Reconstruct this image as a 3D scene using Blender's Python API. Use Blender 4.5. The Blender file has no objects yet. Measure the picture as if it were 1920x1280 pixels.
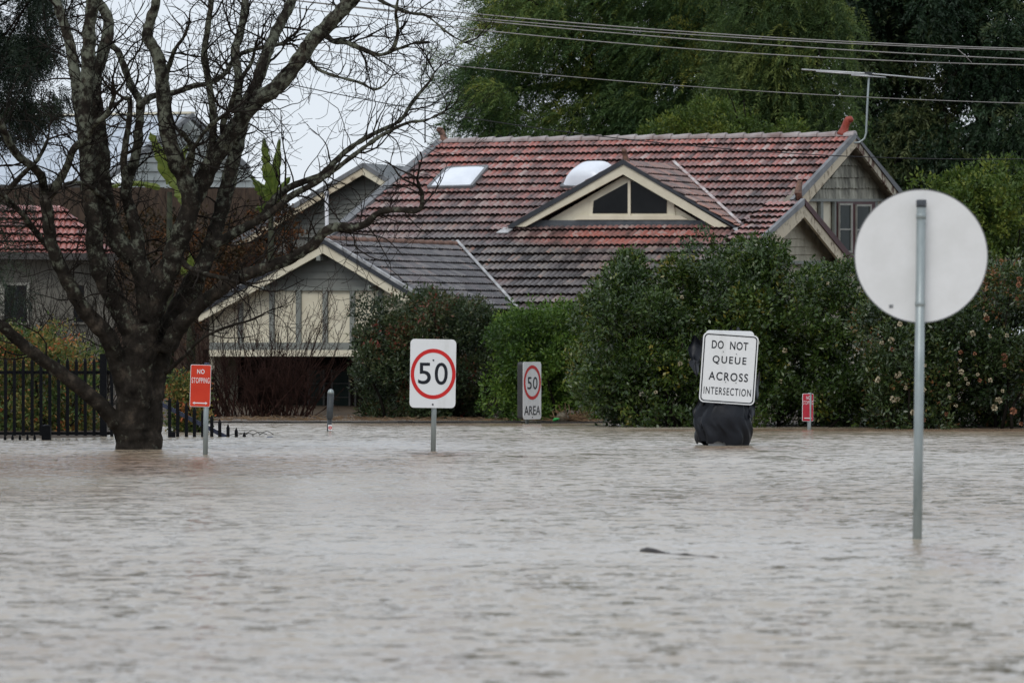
import bpy, math, random
import numpy as np
from mathutils import Vector, Matrix, noise

# ------------------------------------------------------------------ camera, world, sun, exposure
scene = bpy.context.scene
COL = scene.collection
F = 10000.0          # focal length in pixels of the 1920 px wide photograph
CAMH = 1.3
HOR = 636.0
cd = bpy.data.cameras.new("camera")
cam = bpy.data.objects.new("camera", cd)
COL.objects.link(cam)
cam.location = (0, 0, CAMH)
cam.rotation_euler = (math.radians(90), 0, 0)
cd.sensor_width = 36.0
cd.lens = 36.0 * F / 1920.0
cd.shift_y = -(640.0 - HOR) / 1920.0
cd.clip_start = 0.5
cd.clip_end = 3000
cd.dof.use_dof = True
cd.dof.focus_distance = 70.0
cd.dof.aperture_fstop = 6.3
scene.camera = cam

world = bpy.data.worlds.new("World")
scene.world = world
world.use_nodes = True
wn = world.node_tree
wn.nodes.clear()
w_out = wn.nodes.new("ShaderNodeOutputWorld")
w_bg = wn.nodes.new("ShaderNodeBackground")
w_sky = wn.nodes.new("ShaderNodeTexSky")
w_sky.sky_type = 'NISHITA'
w_sky.sun_disc = False
w_sky.sun_elevation = math.radians(48)
w_sky.sun_rotation = math.radians(200)
w_mix = wn.nodes.new("ShaderNodeMixRGB")
w_mix.inputs[0].default_value = 0.90
w_mix.inputs[2].default_value = (5.95, 6.45, 7.15, 1)      # thick even cloud
wn.links.new(w_sky.outputs[0], w_mix.inputs[1])
wn.links.new(w_mix.outputs[0], w_bg.inputs[0])
w_bg.inputs[1].default_value = 0.10
wn.links.new(w_bg.outputs[0], w_out.inputs[0])

sd = bpy.data.lights.new("sun", 'SUN')
sd.energy = 0.9
sd.angle = math.radians(35)
sd.color = (1.0, 0.96, 0.9)
sun = bpy.data.objects.new("sun", sd)
COL.objects.link(sun)
sun.rotation_euler = (math.radians(42), 0, math.radians(-20))

scene.view_settings.view_transform = 'Standard'
scene.view_settings.look = 'None'
scene.view_settings.exposure = 0.40
scene.view_settings.gamma = 1.0
scene.cycles.max_bounces = 6
scene.cycles.diffuse_bounces = 3
scene.cycles.glossy_bounces = 3
scene.cycles.transmission_bounces = 2
scene.cycles.transparent_max_bounces = 4
scene.cycles.use_denoising = True
scene.cycles.sample_clamp_indirect = 6

rng = np.random.default_rng(7)
random.seed(7)

# ------------------------------------------------------------------ geometry helpers
def P(px, py, Y):
    return Vector(((px - 960.0) / F * Y, Y, CAMH + (HOR - py) / F * Y))

def ray(px, py):
    return Vector(((px - 960.0) / F, 1.0, (HOR - py) / F))

def hit(px, py, P0, n):
    d = ray(px, py)
    c = Vector((0, 0, CAMH))
    t = (P0 - c).dot(n) / d.dot(n)
    return c + d * t

def arr(v):
    return np.array(v, dtype=float)

def tag(o, label, cat, group=None, kind=None):
    if label: o["label"] = label
    if cat: o["category"] = cat
    if group: o["group"] = group
    if kind: o["kind"] = kind
    return o

def empty(name, loc, label, cat, group=None, rz=0.0):
    o = bpy.data.objects.new(name, None)
    COL.objects.link(o)
    o.empty_display_size = 0.2
    o.location = loc
    o.rotation_euler = (0, 0, rz)
    tag(o, label, cat, group)
    return o

def link_mesh(name, me, mat, parent=None, world_space=True):
    o = bpy.data.objects.new(name, me)
    COL.objects.link(o)
    if mat is not None:
        me.materials.append(mat)
    if parent is not None:
        o.parent = parent
        if world_space:
            m = Matrix.Identity(4)
            q = parent
            while q is not None:
                m = (Matrix.Translation(q.location) @ q.rotation_euler.to_matrix().to_4x4() if q.matrix_parent_inverse == Matrix.Identity(4) or q.type == 'EMPTY' else Matrix.Identity(4)) @ m
                q = q.parent if q.type != 'EMPTY' else None
            o.matrix_parent_inverse = root_matrix(parent).inverted()
    return o

def root_matrix(p):
    # world matrix of a parent: parts carry an identity world matrix, roots carry loc+rot
    if p.type == 'EMPTY':
        return Matrix.Translation(p.location) @ p.rotation_euler.to_matrix().to_4x4()
    return Matrix.Identity(4)

class MB:
    """collects shapes, links them as ONE mesh object"""
    def __init__(self):
        self.v = []
        self.f = []
    def add(self, verts, faces):
        b = len(self.v)
        self.v.extend([tuple(p) for p in verts])
        self.f.extend([tuple(i + b for i in fc) for fc in faces])
        return self
    def prism(self, poly, n, th):
        """poly: list of Vector (front), extruded back by th along -n"""
        k = len(poly)
        n = Vector(n)
        back = [p - n * th for p in poly]
        faces = [tuple(range(k)), tuple(range(2 * k - 1, k - 1, -1))]
        for i in range(k):
            j = (i + 1) % k
            faces.append((j, i, i + k, j + k))
        return self.add(list(poly) + back, faces)
    def box(self, c, half, rot=None):
        c = Vector(c)
        vs = []
        for sx in (-1, 1):
            for sy in (-1, 1):
                for sz in (-1, 1):
                    p = Vector((sx * half[0], sy * half[1], sz * half[2]))
                    if rot is not None: p = rot @ p
                    vs.append(c + p)
        return self.add(vs, [(0,1,3,2),(4,6,7,5),(0,4,5,1),(2,3,7,6),(0,2,6,4),(1,5,7,3)])
    def bar(self, a, b, w, h, up=(0, 0, 1)):
        a = Vector(a); b = Vector(b)
        d = (b - a); L = d.length; d.normalize()
        up = Vector(up)
        s = d.cross(up)
        if s.length < 1e-4: s = d.cross(Vector((0, 1, 0)))
        s.normalize(); u = s.cross(d).normalized()
        vs = []
        for p in (a, b):
            for (i, j) in ((-1,-1),(1,-1),(1,1),(-1,1)):
                vs.append(p + s * (i * w / 2) + u * (j * h / 2))
        return self.add(vs, [(3,2,1,0),(4,5,6,7),(0,1,5,4),(1,2,6,5),(2,3,7,6),(3,0,4,7)])
    def tube(self, pts, radii, sides=8, cap=True):
        pts = [Vector(p) for p in pts]
        n = len(pts)
        if not hasattr(radii, '__len__'): radii = [radii] * n
        vs = []; fs = []
        prev = None
        for i in range(n):
            if i == 0: t = pts[1] - pts[0]
            elif i == n - 1: t = pts[-1] - pts[-2]
            else: t = pts[i + 1] - pts[i - 1]
            if t.length < 1e-9: t = Vector((0, 0, 1))
            t.normalize()
            if prev is None:
                a = t.cross(Vector((0.3, 0.9, 0.1)))
                if a.length < 1e-3: a = t.cross(Vector((1, 0, 0)))
            else:
                a = prev - t * prev.dot(t)
                if a.length < 1e-5: a = t.cross(Vector((1, 0, 0)))
            a.normalize(); prev = a
            b = t.cross(a)
            for k in range(sides):
                an = 2 * math.pi * k / sides
                vs.append(pts[i] + (a * math.cos(an) + b * math.sin(an)) * radii[i])
        for i in range(n - 1):
            for k in range(sides):
                k2 = (k + 1) % sides
                fs.append((i*sides+k, i*sides+k2, (i+1)*sides+k2, (i+1)*sides+k))
        if cap:
            fs.append(tuple(range(sides - 1, -1, -1)))
            fs.append(tuple((n-1)*sides + k for k in range(sides)))
        return self.add(vs, fs)
    def lathe(self, base, prof, sides=20, axis=(0,0,1)):
        pts = [Vector(base) + Vector(axis) * h for r, h in prof]
        return self.tube(pts, [r for r, h in prof], sides)
    def mesh(self, name, smooth=False):
        me = bpy.data.meshes.new(name)
        me.from_pydata(self.v, [], self.f)
        me.update()
        if smooth:
            me.polygons.foreach_set("use_smooth", [True] * len(me.polygons))
        return me
    def build(self, name, mat, parent=None, smooth=False):
        return link_mesh(name, self.mesh(name, smooth), mat, parent)

def quads_mesh(name, V, mat, parent, tint=None):
    """V: (N,4,3) array of leaf quads, tint: (N,) per-leaf tint"""
    N = V.shape[0]
    me = bpy.data.meshes.new(name)
    me.vertices.add(4 * N)
    me.vertices.foreach_set("co", V.reshape(-1).astype(np.float32))
    me.loops.add(4 * N)
    me.loops.foreach_set("vertex_index", np.arange(4 * N, dtype=np.int32))
    me.polygons.add(N)
    me.polygons.foreach_set("loop_start", (np.arange(N) * 4).astype(np.int32))
    me.update(calc_edges=True)
    if tint is not None:
        a = me.attributes.new("tint", 'FLOAT', 'POINT')
        a.data.foreach_set("value", np.repeat(tint, 4).astype(np.float32))
    return link_mesh(name, me, mat, parent)

def nrm(a):
    return a / np.maximum(np.linalg.norm(a, axis=-1, keepdims=True), 1e-9)

# ------------------------------------------------------------------ materials
def new_mat(name):
    m = bpy.data.materials.new(name)
    m.use_nodes = True
    nt = m.node_tree
    bs = nt.nodes["Principled BSDF"]
    return m, nt, bs

def N(nt, t, **kw):
    n = nt.nodes.new(t)
    for k, v in kw.items():
        setattr(n, k, v)
    return n

def ramp(nt, stops, interp='LINEAR'):
    r = nt.nodes.new("ShaderNodeValToRGB")
    r.color_ramp.interpolation = interp
    els = r.color_ramp.elements
    while len(els) > 1: els.remove(els[0])
    els[0].position = stops[0][0]; els[0].color = (*stops[0][1], 1)
    for p, c in stops[1:]:
        e = els.new(p); e.color = (*c, 1)
    return r

def noise_mat(name, c1, c2, scale=4.0, rough=0.7, detail=6.0, spec=0.3, bump=0.0, bscale=None, lo=0.35, hi=0.65, stretch=(1,1,1), metallic=0.0):
    m, nt, bs = new_mat(name)
    tc = N(nt, "ShaderNodeTexCoord")
    mp = N(nt, "ShaderNodeMapping")
    mp.inputs["Scale"].default_value = stretch
    nt.links.new(tc.outputs["Object"], mp.inputs[0])
    no = N(nt, "ShaderNodeTexNoise")
    no.inputs["Scale"].default_value = scale
    no.inputs["Detail"].default_value = detail
    no.inputs["Roughness"].default_value = 0.65
    nt.links.new(mp.outputs[0], no.inputs["Vector"])
    r = ramp(nt, [(lo, c1), (hi, c2)])
    nt.links.new(no.outputs[0], r.inputs[0])
    nt.links.new(r.outputs[0], bs.inputs["Base Color"])
    bs.inputs["Roughness"].default_value = rough
    bs.inputs["Specular IOR Level"].default_value = spec
    bs.inputs["Metallic"].default_value = metallic
    if bump > 0:
        nb = N(nt, "ShaderNodeTexNoise")
        nb.inputs["Scale"].default_value = bscale or scale * 3
        nb.inputs["Detail"].default_value = 5
        nt.links.new(mp.outputs[0], nb.inputs["Vector"])
        b = N(nt, "ShaderNodeBump")
        b.inputs["Strength"].default_value = bump
        b.inputs["Distance"].default_value = 0.02
        nt.links.new(nb.outputs[0], b.inputs["Height"])
        nt.links.new(b.outputs[0], bs.inputs["Normal"])
    return m

def leaf_mat(name, stops, rough=0.45, spec=0.35, trans=0.25):
    """leaf colour from the per-leaf tint attribute, thin-leaf translucency"""
    m, nt, bs = new_mat(name)
    at = N(nt, "ShaderNodeAttribute", attribute_name="tint")
    r = ramp(nt, stops)
    nt.links.new(at.outputs["Fac"], r.inputs[0])
    nt.links.new(r.outputs[0], bs.inputs["Base Color"])
    bs.inputs["Roughness"].default_value = rough
    bs.inputs["Specular IOR Level"].default_value = spec
    if trans > 0:
        tr = N(nt, "ShaderNodeBsdfTranslucent")
        nt.links.new(r.outputs[0], tr.inputs[0])
        mx = N(nt, "ShaderNodeMixShader")
        mx.inputs[0].default_value = trans
        out = nt.nodes["Material Output"]
        nt.links.new(bs.outputs[0], mx.inputs[1])
        nt.links.new(tr.outputs[0], mx.inputs[2])
        nt.links.new(mx.outputs[0], out.inputs[0])
    return m

def tile_mat(name, stops_red, stops_old, v_start, v_end, noise_amt=0.55, patch=None):
    m, nt, bs = new_mat(name)
    L = nt.links
    at = N(nt, "ShaderNodeAttribute", attribute_name="tuv")
    sc = N(nt, "ShaderNodeVectorMath", operation='MULTIPLY')
    sc.inputs[1].default_value = (1 / 0.21, 1 / 0.335, 1)
    L.new(at.outputs["Vector"], sc.inputs[0])
    fl = N(nt, "ShaderNodeVectorMath", operation='FLOOR')
    L.new(sc.outputs[0], fl.inputs[0])
    wn_ = N(nt, "ShaderNodeTexWhiteNoise", noise_dimensions='3D')
    L.new(fl.outputs[0], wn_.inputs["Vector"])
    # streaky weathering inside the tiles
    ns = N(nt, "ShaderNodeTexNoise")
    ns.inputs["Scale"].default_value = 9.0
    ns.inputs["Detail"].default_value = 5.0
    L.new(at.outputs["Vector"], ns.inputs["Vector"])
    av = N(nt, "ShaderNodeMath", operation='MULTIPLY_ADD')
    L.new(ns.outputs[0], av.inputs[0]); av.inputs[1].default_value = 1.1; av.inputs[2].default_value = -0.55
    ad = N(nt, "ShaderNodeMath", operation='MULTIPLY_ADD')
    L.new(wn_.outputs["Value"], ad.inputs[0]); ad.inputs[1].default_value = 0.62
    L.new(av.outputs[0], ad.inputs[2])
    sc3 = N(nt, "ShaderNodeVectorMath", operation='MULTIPLY'); sc3.inputs[1].default_value = (1 / 0.0525, 1 / 0.335, 1)
    L.new(at.outputs["Vector"], sc3.inputs[0])
    fl3 = N(nt, "ShaderNodeVectorMath", operation='FLOOR'); L.new(sc3.outputs[0], fl3.inputs[0])
    wn3 = N(nt, "ShaderNodeTexWhiteNoise", noise_dimensions='3D'); L.new(fl3.outputs[0], wn3.inputs["Vector"])
    ad3 = N(nt, "ShaderNodeMath", operation='MULTIPLY_ADD'); L.new(wn3.outputs["Value"], ad3.inputs[0]); ad3.inputs[1].default_value = 0.42; L.new(ad.outputs[0], ad3.inputs[2])
    ad2 = N(nt, "ShaderNodeMath", operation='ADD'); L.new(ad3.outputs[0], ad2.inputs[0]); ad2.inputs[1].default_value = -0.04
    r1 = ramp(nt, stops_red); r2 = ramp(nt, stops_old)
    L.new(ad2.outputs[0], r1.inputs[0]); L.new(ad2.outputs[0], r2.inputs[0])
    sep = N(nt, "ShaderNodeSeparateXYZ"); L.new(at.outputs["Vector"], sep.inputs[0])
    mr = N(nt, "ShaderNodeMapRange")
    mr.inputs[1].default_value = v_start; mr.inputs[2].default_value = v_end
    mr.inputs[3].default_value = 0.0; mr.inputs[4].default_value = 1.0
    L.new(sep.outputs[1], mr.inputs[0])
    nl = N(nt, "ShaderNodeTexNoise"); nl.inputs["Scale"].default_value = 0.9; nl.inputs["Detail"].default_value = 4
    L.new(at.outputs["Vector"], nl.inputs["Vector"])
    ma = N(nt, "ShaderNodeMath", operation='MULTIPLY_ADD', use_clamp=True)
    L.new(nl.outputs[0], ma.inputs[0]); ma.inputs[1].default_value = noise_amt * 2
    mb = N(nt, "ShaderNodeMath", operation='SUBTRACT'); L.new(mr.outputs[0], mb.inputs[0]); mb.inputs[1].default_value = noise_amt
    L.new(mb.outputs[0], ma.inputs[2])
    fac = ma
    if patch:
        # newer clay tiles: an ellipse in roof coordinates
        (pu, pv, ru, rv) = patch
        sb = N(nt, "ShaderNodeVectorMath", operation='SUBTRACT'); sb.inputs[1].default_value = (pu, pv, 0)
        L.new(at.outputs["Vector"], sb.inputs[0])
        dv = N(nt, "ShaderNodeVectorMath", operation='MULTIPLY'); dv.inputs[1].default_value = (1/ru, 1/rv, 0)
        L.new(sb.outputs[0], dv.inputs[0])
        ln = N(nt, "ShaderNodeVectorMath", operation='LENGTH'); L.new(dv.outputs[0], ln.inputs[0])
        pm = N(nt, "ShaderNodeMapRange"); pm.inputs[1].default_value = 0.6; pm.inputs[2].default_value = 1.15
        L.new(ln.outputs["Value"], pm.inputs[0])
        mm = N(nt, "ShaderNodeMath", operation='MULTIPLY'); L.new(ma.outputs[0], mm.inputs[0]); L.new(pm.outputs[0], mm.inputs[1])
        fac = mm
    mx = N(nt, "ShaderNodeMixRGB"); L.new(fac.outputs[0], mx.inputs[0]); L.new(r1.outputs[0], mx.inputs[1]); L.new(r2.outputs[0], mx.inputs[2])
    # lichen specks
    vo = N(nt, "ShaderNodeTexNoise"); vo.inputs["Scale"].default_value = 22; vo.inputs["Detail"].default_value = 3
    L.new(at.outputs["Vector"], vo.inputs["Vector"])
    lr = ramp(nt, [(0.60, (0, 0, 0)), (0.70, (0.5, 0.5, 0.5))]); L.new(vo.outputs[0], lr.inputs[0])
    m2 = N(nt, "ShaderNodeMixRGB"); L.new(lr.outputs[0], m2.inputs[0]); L.new(mx.outputs[0], m2.inputs[1]); m2.inputs[2].default_value = (0.26, 0.25, 0.2, 1)
    L.new(m2.outputs[0], bs.inputs["Base Color"])
    bs.inputs["Roughness"].default_value = 0.36
    bs.inputs["Specular IOR Level"].default_value = 0.45
    return m

M = {}
M['cream'] = noise_mat('cream_paint', (0.60, 0.545, 0.41), (0.70, 0.645, 0.50), 3, 0.6)
M['cream_old'] = noise_mat('weathered_cream_paint', (0.24, 0.19, 0.13), (0.60, 0.52, 0.38), 7, 0.7, lo=0.36, hi=0.47)
M['peeling'] = noise_mat('peeling_barge_paint', (0.10, 0.05, 0.035), (0.46, 0.42, 0.32), 6, 0.75, lo=0.44, hi=0.52, stretch=(1, 1, 0.5))
M['grey_trim'] = noise_mat('grey_green_trim', (0.19, 0.20, 0.18), (0.23, 0.24, 0.215), 5, 0.6)
M['weatherboard'] = noise_mat('grey_weatherboard', (0.15, 0.155, 0.14), (0.19, 0.195, 0.175), 3, 0.7)
M['board_cream'] = noise_mat('grimy_board', (0.26, 0.235, 0.175), (0.48, 0.44, 0.335), 4, 0.75, lo=0.3, hi=0.6, stretch=(1, 1, 0.4))
M['shingle'] = noise_mat('weathered_shingle', (0.13, 0.125, 0.10), (0.40, 0.385, 0.31), 3.5, 0.8, stretch=(1, 1, 0.35), lo=0.38, hi=0.62)
M['white_board'] = noise_mat('pale_board', (0.40, 0.43, 0.40), (0.55, 0.58, 0.55), 2.5, 0.7)
M['dark_metal'] = noise_mat('dark_capping', (0.016, 0.019, 0.024), (0.03, 0.034, 0.04), 6, 0.4, spec=0.5)
M['grey_metal'] = noise_mat('grey_capping', (0.10, 0.105, 0.11), (0.19, 0.195, 0.20), 3, 0.45, spec=0.5)
M['lead'] = noise_mat('lead_flashing', (0.05, 0.058, 0.068), (0.11, 0.12, 0.13), 4, 0.5)
M['zinc'] = noise_mat('zinc_valley', (0.22, 0.22, 0.22), (0.48, 0.48, 0.48), 5, 0.4, spec=0.5)
M['glass'] = noise_mat('dark_glass', (0.004, 0.005, 0.006), (0.010, 0.011, 0.012), 2, 0.08, spec=0.16)
M['sash'] = noise_mat('dull_cream_sash', (0.24, 0.235, 0.20), (0.36, 0.35, 0.30), 5, 0.6)
M['glass_side'] = noise_mat('old_window_glass', (0.012, 0.018, 0.016), (0.025, 0.033, 0.03), 2, 0.15, spec=0.02)
M['banana_stem'] = noise_mat('banana_stem', (0.012, 0.014, 0.007), (0.04, 0.045, 0.02), 6, 0.7)
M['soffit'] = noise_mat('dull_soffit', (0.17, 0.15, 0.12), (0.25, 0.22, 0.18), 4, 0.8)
M['maroon'] = noise_mat('maroon_paint', (0.045, 0.010, 0.012), (0.07, 0.016, 0.016), 5, 0.5)
M['white_paint'] = noise_mat('white_paint', (0.62, 0.62, 0.6), (0.74, 0.74, 0.72), 4, 0.5)
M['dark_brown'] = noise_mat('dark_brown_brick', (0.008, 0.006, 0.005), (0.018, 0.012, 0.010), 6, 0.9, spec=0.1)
M['dark_timber'] = noise_mat('old_dark_timber', (0.05, 0.048, 0.045), (0.08, 0.075, 0.07), 6, 0.8)  # plain dark timber colour for gutters and door frames
M['terracotta'] = noise_mat('terracotta', (0.20, 0.035, 0.022), (0.34, 0.07, 0.045), 12, 0.45)
M['terracotta_old'] = noise_mat('weathered_terracotta', (0.08, 0.05, 0.04), (0.24, 0.13, 0.09), 14, 0.7)
M['skylight'] = noise_mat('white_acrylic', (0.72, 0.76, 0.82), (0.82, 0.86, 0.9), 2, 0.2, spec=0.5)
M['left_wall'] = noise_mat('grey_render', (0.09, 0.085, 0.07), (0.17, 0.16, 0.135), 1.5, 0.85)
M['rust_fence'] = noise_mat('rusty_brown_boards', (0.03, 0.021, 0.015), (0.075, 0.05, 0.034), 3, 0.85, stretch=(4, 4, 1))
M['galv'] = noise_mat('galvanised_steel', (0.24, 0.28, 0.28), (0.33, 0.37, 0.37), 14, 0.38, metallic=0.35, spec=0.5, stretch=(1, 1, 0.3))
M['black_steel'] = noise_mat('black_painted_steel', (0.003, 0.0035, 0.005), (0.007, 0.0075, 0.009), 10, 0.55, spec=0.12)
M['blue_steel'] = noise_mat('wet_dark_blue_steel', (0.012, 0.018, 0.045), (0.02, 0.03, 0.07), 10, 0.25, spec=0.6)
M['sign_white'] = noise_mat('sign_white', (0.68, 0.685, 0.67), (0.80, 0.81, 0.81), 3, 0.45, stretch=(1, 1, 0.25), lo=0.3, hi=0.5)
M['sign_back'] = noise_mat('bare_aluminium', (0.70, 0.70, 0.69), (0.80, 0.80, 0.80), 2.4, 0.55, metallic=0.0, spec=0.4)
M['sign_dark'] = noise_mat('dark_sign_box', (0.035, 0.035, 0.036), (0.055, 0.055, 0.055), 8, 0.5)
M['ink'] = noise_mat('black_lettering', (0.006, 0.008, 0.014), (0.010, 0.012, 0.018), 20, 0.4)
M['sign_red'] = noise_mat('sign_red', (0.56, 0.018, 0.018), (0.64, 0.025, 0.022), 6, 0.4)
M['stop_red'] = noise_mat('orange_red_sign', (0.55, 0.035, 0.012), (0.63, 0.05, 0.018), 5, 0.4)
M['pink_red'] = noise_mat('faded_crimson_sign', (0.46, 0.02, 0.04), (0.56, 0.035, 0.06), 5, 0.4)
M['plastic'] = noise_mat('black_plastic', (0.004, 0.005, 0.008), (0.011, 0.013, 0.018), 5, 0.42, spec=0.28, bump=0.2, bscale=14)
M['bollard'] = noise_mat('grey_bollard', (0.030, 0.036, 0.040), (0.06, 0.066, 0.07), 8, 0.5)
M['wire'] = noise_mat('grey_wire', (0.20, 0.19, 0.18), (0.30, 0.29, 0.28), 6, 0.5)
M['wire_dark'] = noise_mat('black_wire', (0.012, 0.012, 0.014), (0.02, 0.02, 0.022), 6, 0.5)
M['alu'] = noise_mat('antenna_aluminium', (0.42, 0.43, 0.43), (0.55, 0.56, 0.56), 6, 0.35, metallic=0.3)
M['mud'] = noise_mat('muddy_soil', (0.035, 0.025, 0.017), (0.09, 0.065, 0.042), 1.2, 0.75, bump=0.5, bscale=5)
M['path'] = noise_mat('wet_muddy_path', (0.16, 0.125, 0.095), (0.40, 0.36, 0.32), 1.4, 0.2, spec=0.5, bump=0.25, bscale=7)
M['kerb'] = noise_mat('dark_wet_kerb', (0.018, 0.017, 0.016), (0.06, 0.055, 0.05), 3, 0.35)
M['twig_red'] = noise_mat('red_brown_twig', (0.009, 0.005, 0.004), (0.055, 0.028, 0.022), 5, 0.9, spec=0.06)
M['driftwood'] = noise_mat('wet_driftwood', (0.018, 0.013, 0.011), (0.05, 0.038, 0.03), 9, 0.5)
M['straw'] = noise_mat('flood_litter', (0.06, 0.035, 0.018), (0.22, 0.14, 0.075), 4, 0.8)
M['bark_dark'] = noise_mat('dark_bark', (0.006, 0.005, 0.004), (0.022, 0.019, 0.015), 5, 0.95, bump=0.6, stretch=(1, 1, 0.3), spec=0.05)
M['flower'] = noise_mat('cream_blossom', (0.34, 0.28, 0.17), (0.50, 0.45, 0.32), 20, 0.6)
M['pvc'] = noise_mat('white_pipe', (0.50, 0.50, 0.52), (0.6, 0.6, 0.62), 5, 0.45)
M['grass_dead'] = noise_mat('dry_clump', (0.07, 0.06, 0.04), (0.18, 0.15, 0.11), 20, 0.9, bump=0.8, bscale=40)
M['green_plastic'] = noise_mat('green_plastic', (0.03, 0.30, 0.06), (0.06, 0.4, 0.1), 9, 0.4)

def bark_lichen():
    m, nt, bs = new_mat('wet_bark_with_lichen')
    L = nt.links
    tc = N(nt, "ShaderNodeTexCoord")
    n1 = N(nt, "ShaderNodeTexNoise"); n1.inputs["Scale"].default_value = 5.0; n1.inputs["Detail"].default_value = 8; n1.inputs["Roughness"].default_value = 0.7
    L.new(tc.outputs["Object"], n1.inputs["Vector"])
    r1 = ramp(nt, [(0.3, (0.006, 0.0053, 0.0044)), (0.55, (0.026, 0.022, 0.018)), (0.75, (0.085, 0.068, 0.052))])
    L.new(n1.outputs[0], r1.inputs[0])
    n2 = N(nt, "ShaderNodeTexNoise"); n2.inputs["Scale"].default_value = 7.5; n2.inputs["Detail"].default_value = 8; n2.inputs["Roughness"].default_value = 0.74
    L.new(tc.outputs["Object"], n2.inputs["Vector"])
    # lichen grows on the upper limbs
    sp = N(nt, "ShaderNodeSeparateXYZ"); L.new(tc.outputs["Object"], sp.inputs[0])
    mr = N(nt, "ShaderNodeMapRange"); mr.inputs[1].default_value = 0.8; mr.inputs[2].default_value = 4.0; mr.inputs[3].default_value = -0.085; mr.inputs[4].default_value = 0.04
    L.new(sp.outputs[2], mr.inputs[0])
    ad = N(nt, "ShaderNodeMath", operation='ADD'); L.new(n2.outputs[0], ad.inputs[0]); L.new(mr.outputs[0], ad.inputs[1])
    r2 = ramp(nt, [(0.50, (0, 0, 0)), (0.62, (0.85, 0.85, 0.85))]); L.new(ad.outputs[0], r2.inputs[0])
    mx = N(nt, "ShaderNodeMixRGB"); L.new(r2.outputs[0], mx.inputs[0]); L.new(r1.outputs[0], mx.inputs[1]); mx.inputs[2].default_value = (0.155, 0.165, 0.125, 1)
    L.new(mx.outputs[0], bs.inputs["Base Color"])
    bs.inputs["Roughness"].default_value = 0.95
    bs.inputs["Specular IOR Level"].default_value = 0.05
    nb = N(nt, "ShaderNodeTexNoise"); nb.inputs["Scale"].default_value = 16; nb.inputs["Detail"].default_value = 6
    mp = N(nt, "ShaderNodeMapping"); mp.inputs["Scale"].default_value = (1, 1, 0.35)
    L.new(tc.outputs["Object"], mp.inputs[0]); L.new(mp.outputs[0], nb.inputs["Vector"])
    b = N(nt, "ShaderNodeBump"); b.inputs["Strength"].default_value = 0.9; b.inputs["Distance"].default_value = 0.03
    L.new(nb.outputs[0], b.inputs["Height"]); L.new(b.outputs[0], bs.inputs["Normal"])
    return m
M['bark'] = bark_lichen()
M['twig'] = noise_mat('dark_twig', (0.007, 0.006, 0.005), (0.030, 0.025, 0.021), 6, 0.9, spec=0.06)

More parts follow.
